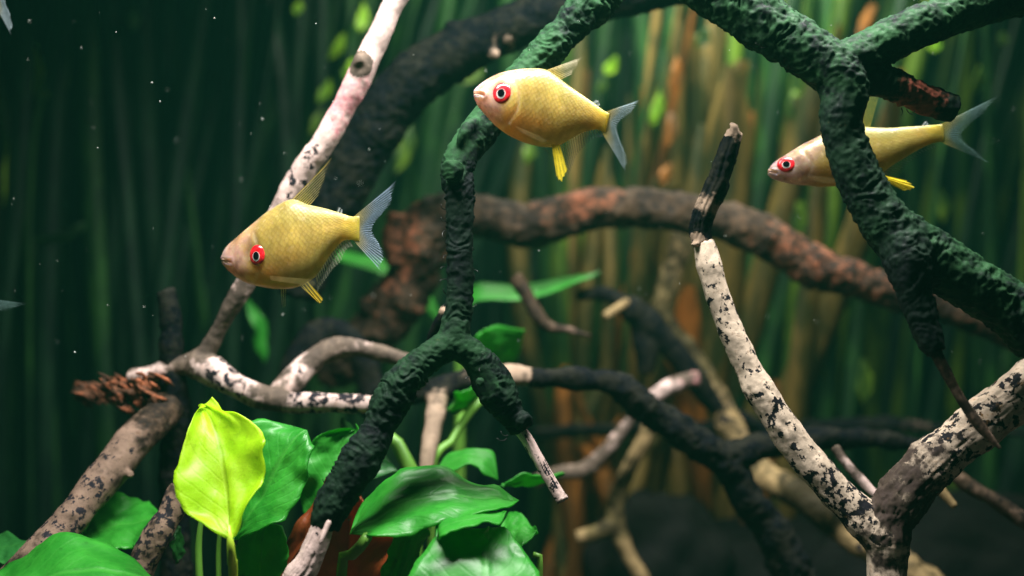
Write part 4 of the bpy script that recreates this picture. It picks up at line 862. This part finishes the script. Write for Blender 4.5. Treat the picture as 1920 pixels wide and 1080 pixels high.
f2, Q2 = make_fish('rounded yellow fish with pink snout in front of the forked branch', 'yellow fish with red eyes', 0.250, -8,
    top=[(890, 174), (894, 165), (912, 151), (938, 138), (964, 132), (990, 129), (1023, 131), (1049, 147), (1067, 161), (1093, 179), (1111, 192), (1130, 206), (1143, 213)],
    bot=[(890, 174), (891, 187), (899, 203), (912, 218), (927, 234), (946, 249), (972, 263), (1000, 272), (1026, 276), (1047, 273), (1067, 262), (1093, 248), (1119, 243), (1135, 249)],
    wmax=0.0046, eye=(942, 175, 16, 19, 0.05, -0.12), gill=[(962, 146), (976, 172), (976, 205), (962, 228), (944, 243)], mouth=[(891, 178), (912, 183)],
    fins=[dict(name='dorsal_fin', basec=[(1022, 132), (1034, 137), (1051, 150)], outer=[(1088, 108), (1084, 122), (1072, 140)], tint0=(0.72, 0.55, 0.16), tint1=(0.60, 0.52, 0.34), a0=0.9, a1=0.45, rays=9, jag=0.06, bow=0.002),
          dict(name='caudal_fin', basec=[(1134, 210), (1137, 220), (1134, 229), (1131, 238), (1126, 244)], outer=[(1193, 190), (1184, 208), (1156, 237), (1172, 290), (1171, 319)], tint0=(0.58, 0.44, 0.08), tint1=(0.45, 0.58, 0.62), a0=1.3, a1=0.55, rays=30, jag=0.05),
          dict(name='anal_fin', basec=[(1046, 271), (1068, 259), (1095, 246), (1124, 243)], outer=[(1066, 331), (1082, 290), (1110, 262), (1132, 256)], tint0=(0.72, 0.60, 0.12), tint1=(0.20, 0.24, 0.27), a0=0.75, a1=0.4, rays=17, jag=0.03),
          dict(name='pelvic_fin', basec=[(1034, 270), (1041, 272), (1049, 270)], outer=[(1043, 328), (1052, 340), (1064, 318)], tint0=(0.85, 0.66, 0.02), tint1=(0.9, 0.72, 0.04), a0=3, a1=2, rays=4, off=0.0015, bow=0.001),
          dict(name='pelvic_fin', basec=[(1008, 272), (1013, 273), (1018, 274)], outer=[(1030, 292), (1034, 293), (1036, 290)], tint0=GOLD, tint1=GOLD, a0=0.3, a1=0.12, rays=3, off=-0.001),
          dict(name='pectoral_fin', basec=[(968, 236), (970, 242), (974, 246)], outer=[(1018, 258), (1024, 264), (1016, 268)], tint0=(0.7, 0.5, 0.2), tint1=(0.6, 0.5, 0.2), a0=0.12, a1=0.05, rays=6, off=0.0058),
          dict(name='adipose_fin', basec=[(1108, 192), (1115, 196), (1122, 201)], outer=[(1117, 188), (1122, 189), (1125, 197)], tint0=PALE, tint1=PALE, a0=0.9, a1=0.6, rays=2)], head=0.33)
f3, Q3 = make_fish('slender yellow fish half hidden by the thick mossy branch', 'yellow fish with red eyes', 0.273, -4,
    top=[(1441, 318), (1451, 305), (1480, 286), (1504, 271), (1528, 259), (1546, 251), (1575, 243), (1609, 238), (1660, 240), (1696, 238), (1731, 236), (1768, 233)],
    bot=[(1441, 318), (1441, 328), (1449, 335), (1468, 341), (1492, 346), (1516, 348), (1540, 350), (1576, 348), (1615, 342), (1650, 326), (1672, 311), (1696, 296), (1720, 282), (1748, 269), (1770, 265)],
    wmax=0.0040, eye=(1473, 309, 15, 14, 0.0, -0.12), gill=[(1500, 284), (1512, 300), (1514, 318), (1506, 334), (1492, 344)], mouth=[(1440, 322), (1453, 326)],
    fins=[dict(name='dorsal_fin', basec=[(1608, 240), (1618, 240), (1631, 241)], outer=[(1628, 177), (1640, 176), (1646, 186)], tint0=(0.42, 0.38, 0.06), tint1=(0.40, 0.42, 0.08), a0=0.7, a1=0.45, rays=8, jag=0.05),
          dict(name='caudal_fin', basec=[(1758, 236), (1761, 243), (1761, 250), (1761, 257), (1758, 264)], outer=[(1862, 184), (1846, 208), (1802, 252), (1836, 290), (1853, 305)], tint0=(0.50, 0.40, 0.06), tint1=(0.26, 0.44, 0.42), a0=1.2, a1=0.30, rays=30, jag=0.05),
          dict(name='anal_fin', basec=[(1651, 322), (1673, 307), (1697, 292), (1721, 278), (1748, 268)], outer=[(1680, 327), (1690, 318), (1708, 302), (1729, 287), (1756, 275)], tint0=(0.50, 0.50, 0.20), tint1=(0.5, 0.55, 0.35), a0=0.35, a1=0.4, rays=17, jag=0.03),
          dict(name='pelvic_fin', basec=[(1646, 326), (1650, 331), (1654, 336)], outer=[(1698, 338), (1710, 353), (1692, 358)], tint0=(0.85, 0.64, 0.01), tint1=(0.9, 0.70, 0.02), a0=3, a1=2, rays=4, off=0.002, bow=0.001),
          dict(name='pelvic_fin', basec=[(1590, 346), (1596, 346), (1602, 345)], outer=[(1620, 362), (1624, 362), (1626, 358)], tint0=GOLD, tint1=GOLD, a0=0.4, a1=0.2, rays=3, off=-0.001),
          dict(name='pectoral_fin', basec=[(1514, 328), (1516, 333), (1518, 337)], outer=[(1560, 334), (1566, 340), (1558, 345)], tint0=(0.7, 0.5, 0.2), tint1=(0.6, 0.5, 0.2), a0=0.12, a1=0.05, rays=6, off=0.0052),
          dict(name='adipose_fin', basec=[(1726, 237), (1732, 237), (1738, 237)], outer=[(1733, 228), (1738, 228), (1741, 233)], tint0=PALE, tint1=PALE, a0=0.8, a1=0.6, rays=2)], head=0.30, shade_tone=(0.66, 0.72, 0.75))  # body colour darkened for the shade of the thick branch

def copy_tree(o, parent=None):
    c = o.copy(); col.objects.link(c)
    if parent is not None: c.parent = parent
    for ch in list(o.children): copy_tree(ch, c)
    return c
def move_copy(src, tip, b, d, turn, label):
    """a copy of a fish, turned about its tail tip and set with that tip at b"""
    c = copy_tree(src); c['label'] = label; c.rotation_euler = (0, math.radians(turn), 0)
    t = Vector(tip) - Vector(src.location); c.location = Vector(at(b[0], b[1], d)) - c.rotation_euler.to_matrix() @ t
    return c
move_copy(f2, Q2(1171, 319), (20, 62), 0.275, 0, 'fish showing only its pale tail tip beside the bright green ribbon leaves')
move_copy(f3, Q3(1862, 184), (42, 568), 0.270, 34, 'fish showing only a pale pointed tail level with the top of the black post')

# ------------------------------------------------------------------ drifting specks in the water
def specks():
    rr = random.Random(5); V, F = [], []
    pts = [(183, 277), (285, 155), (300, 190), (330, 263), (152, 90), (470, 250), (218, 60), (592, 44), (560, 44), (492, 224), (712, 242), (624, 190), (660, 150), (676, 344), (630, 335), (692, 280), (910, 133), (402, 34), (55, 40), (140, 660), (270, 575), (202, 572), (495, 590), (530, 590), (700, 555), (1085, 40), (1010, 470), (770, 553), (75, 495), (398, 463)]
    pts = [(x, y, rr.uniform(0.20, 0.30), rr.uniform(0.6, 1.6)) for x, y in pts] + [(rr.uniform(0, 1920), rr.uniform(0, 700), rr.uniform(0.2, 0.4), rr.uniform(0.35, 0.9)) for _ in range(110)]
    for (x, y, d, r) in pts:
        c = at(x, y, d); r *= mpp(d); n = len(V)
        for v in ((1, 0, 0), (-1, 0, 0), (0, 1, 0), (0, -1, 0), (0, 0, 1), (0, 0, -1)): V.append(c + np.array(v) * r * rr.uniform(.6, 1.4))
        F += [(n + a, n + b, n + c_) for a, b, c_ in ((0, 2, 4), (2, 1, 4), (1, 3, 4), (3, 0, 4), (2, 0, 5), (1, 2, 5), (3, 1, 5), (0, 3, 5))]
    m = plain('drifting_matter', (0.7, 0.75, 0.68), 0.6)
    tag(link('drifting_dust', mesh('drifting_dust', V, F), m), 'tiny pale specks drifting in the water', 'specks', kind='stuff')
specks()
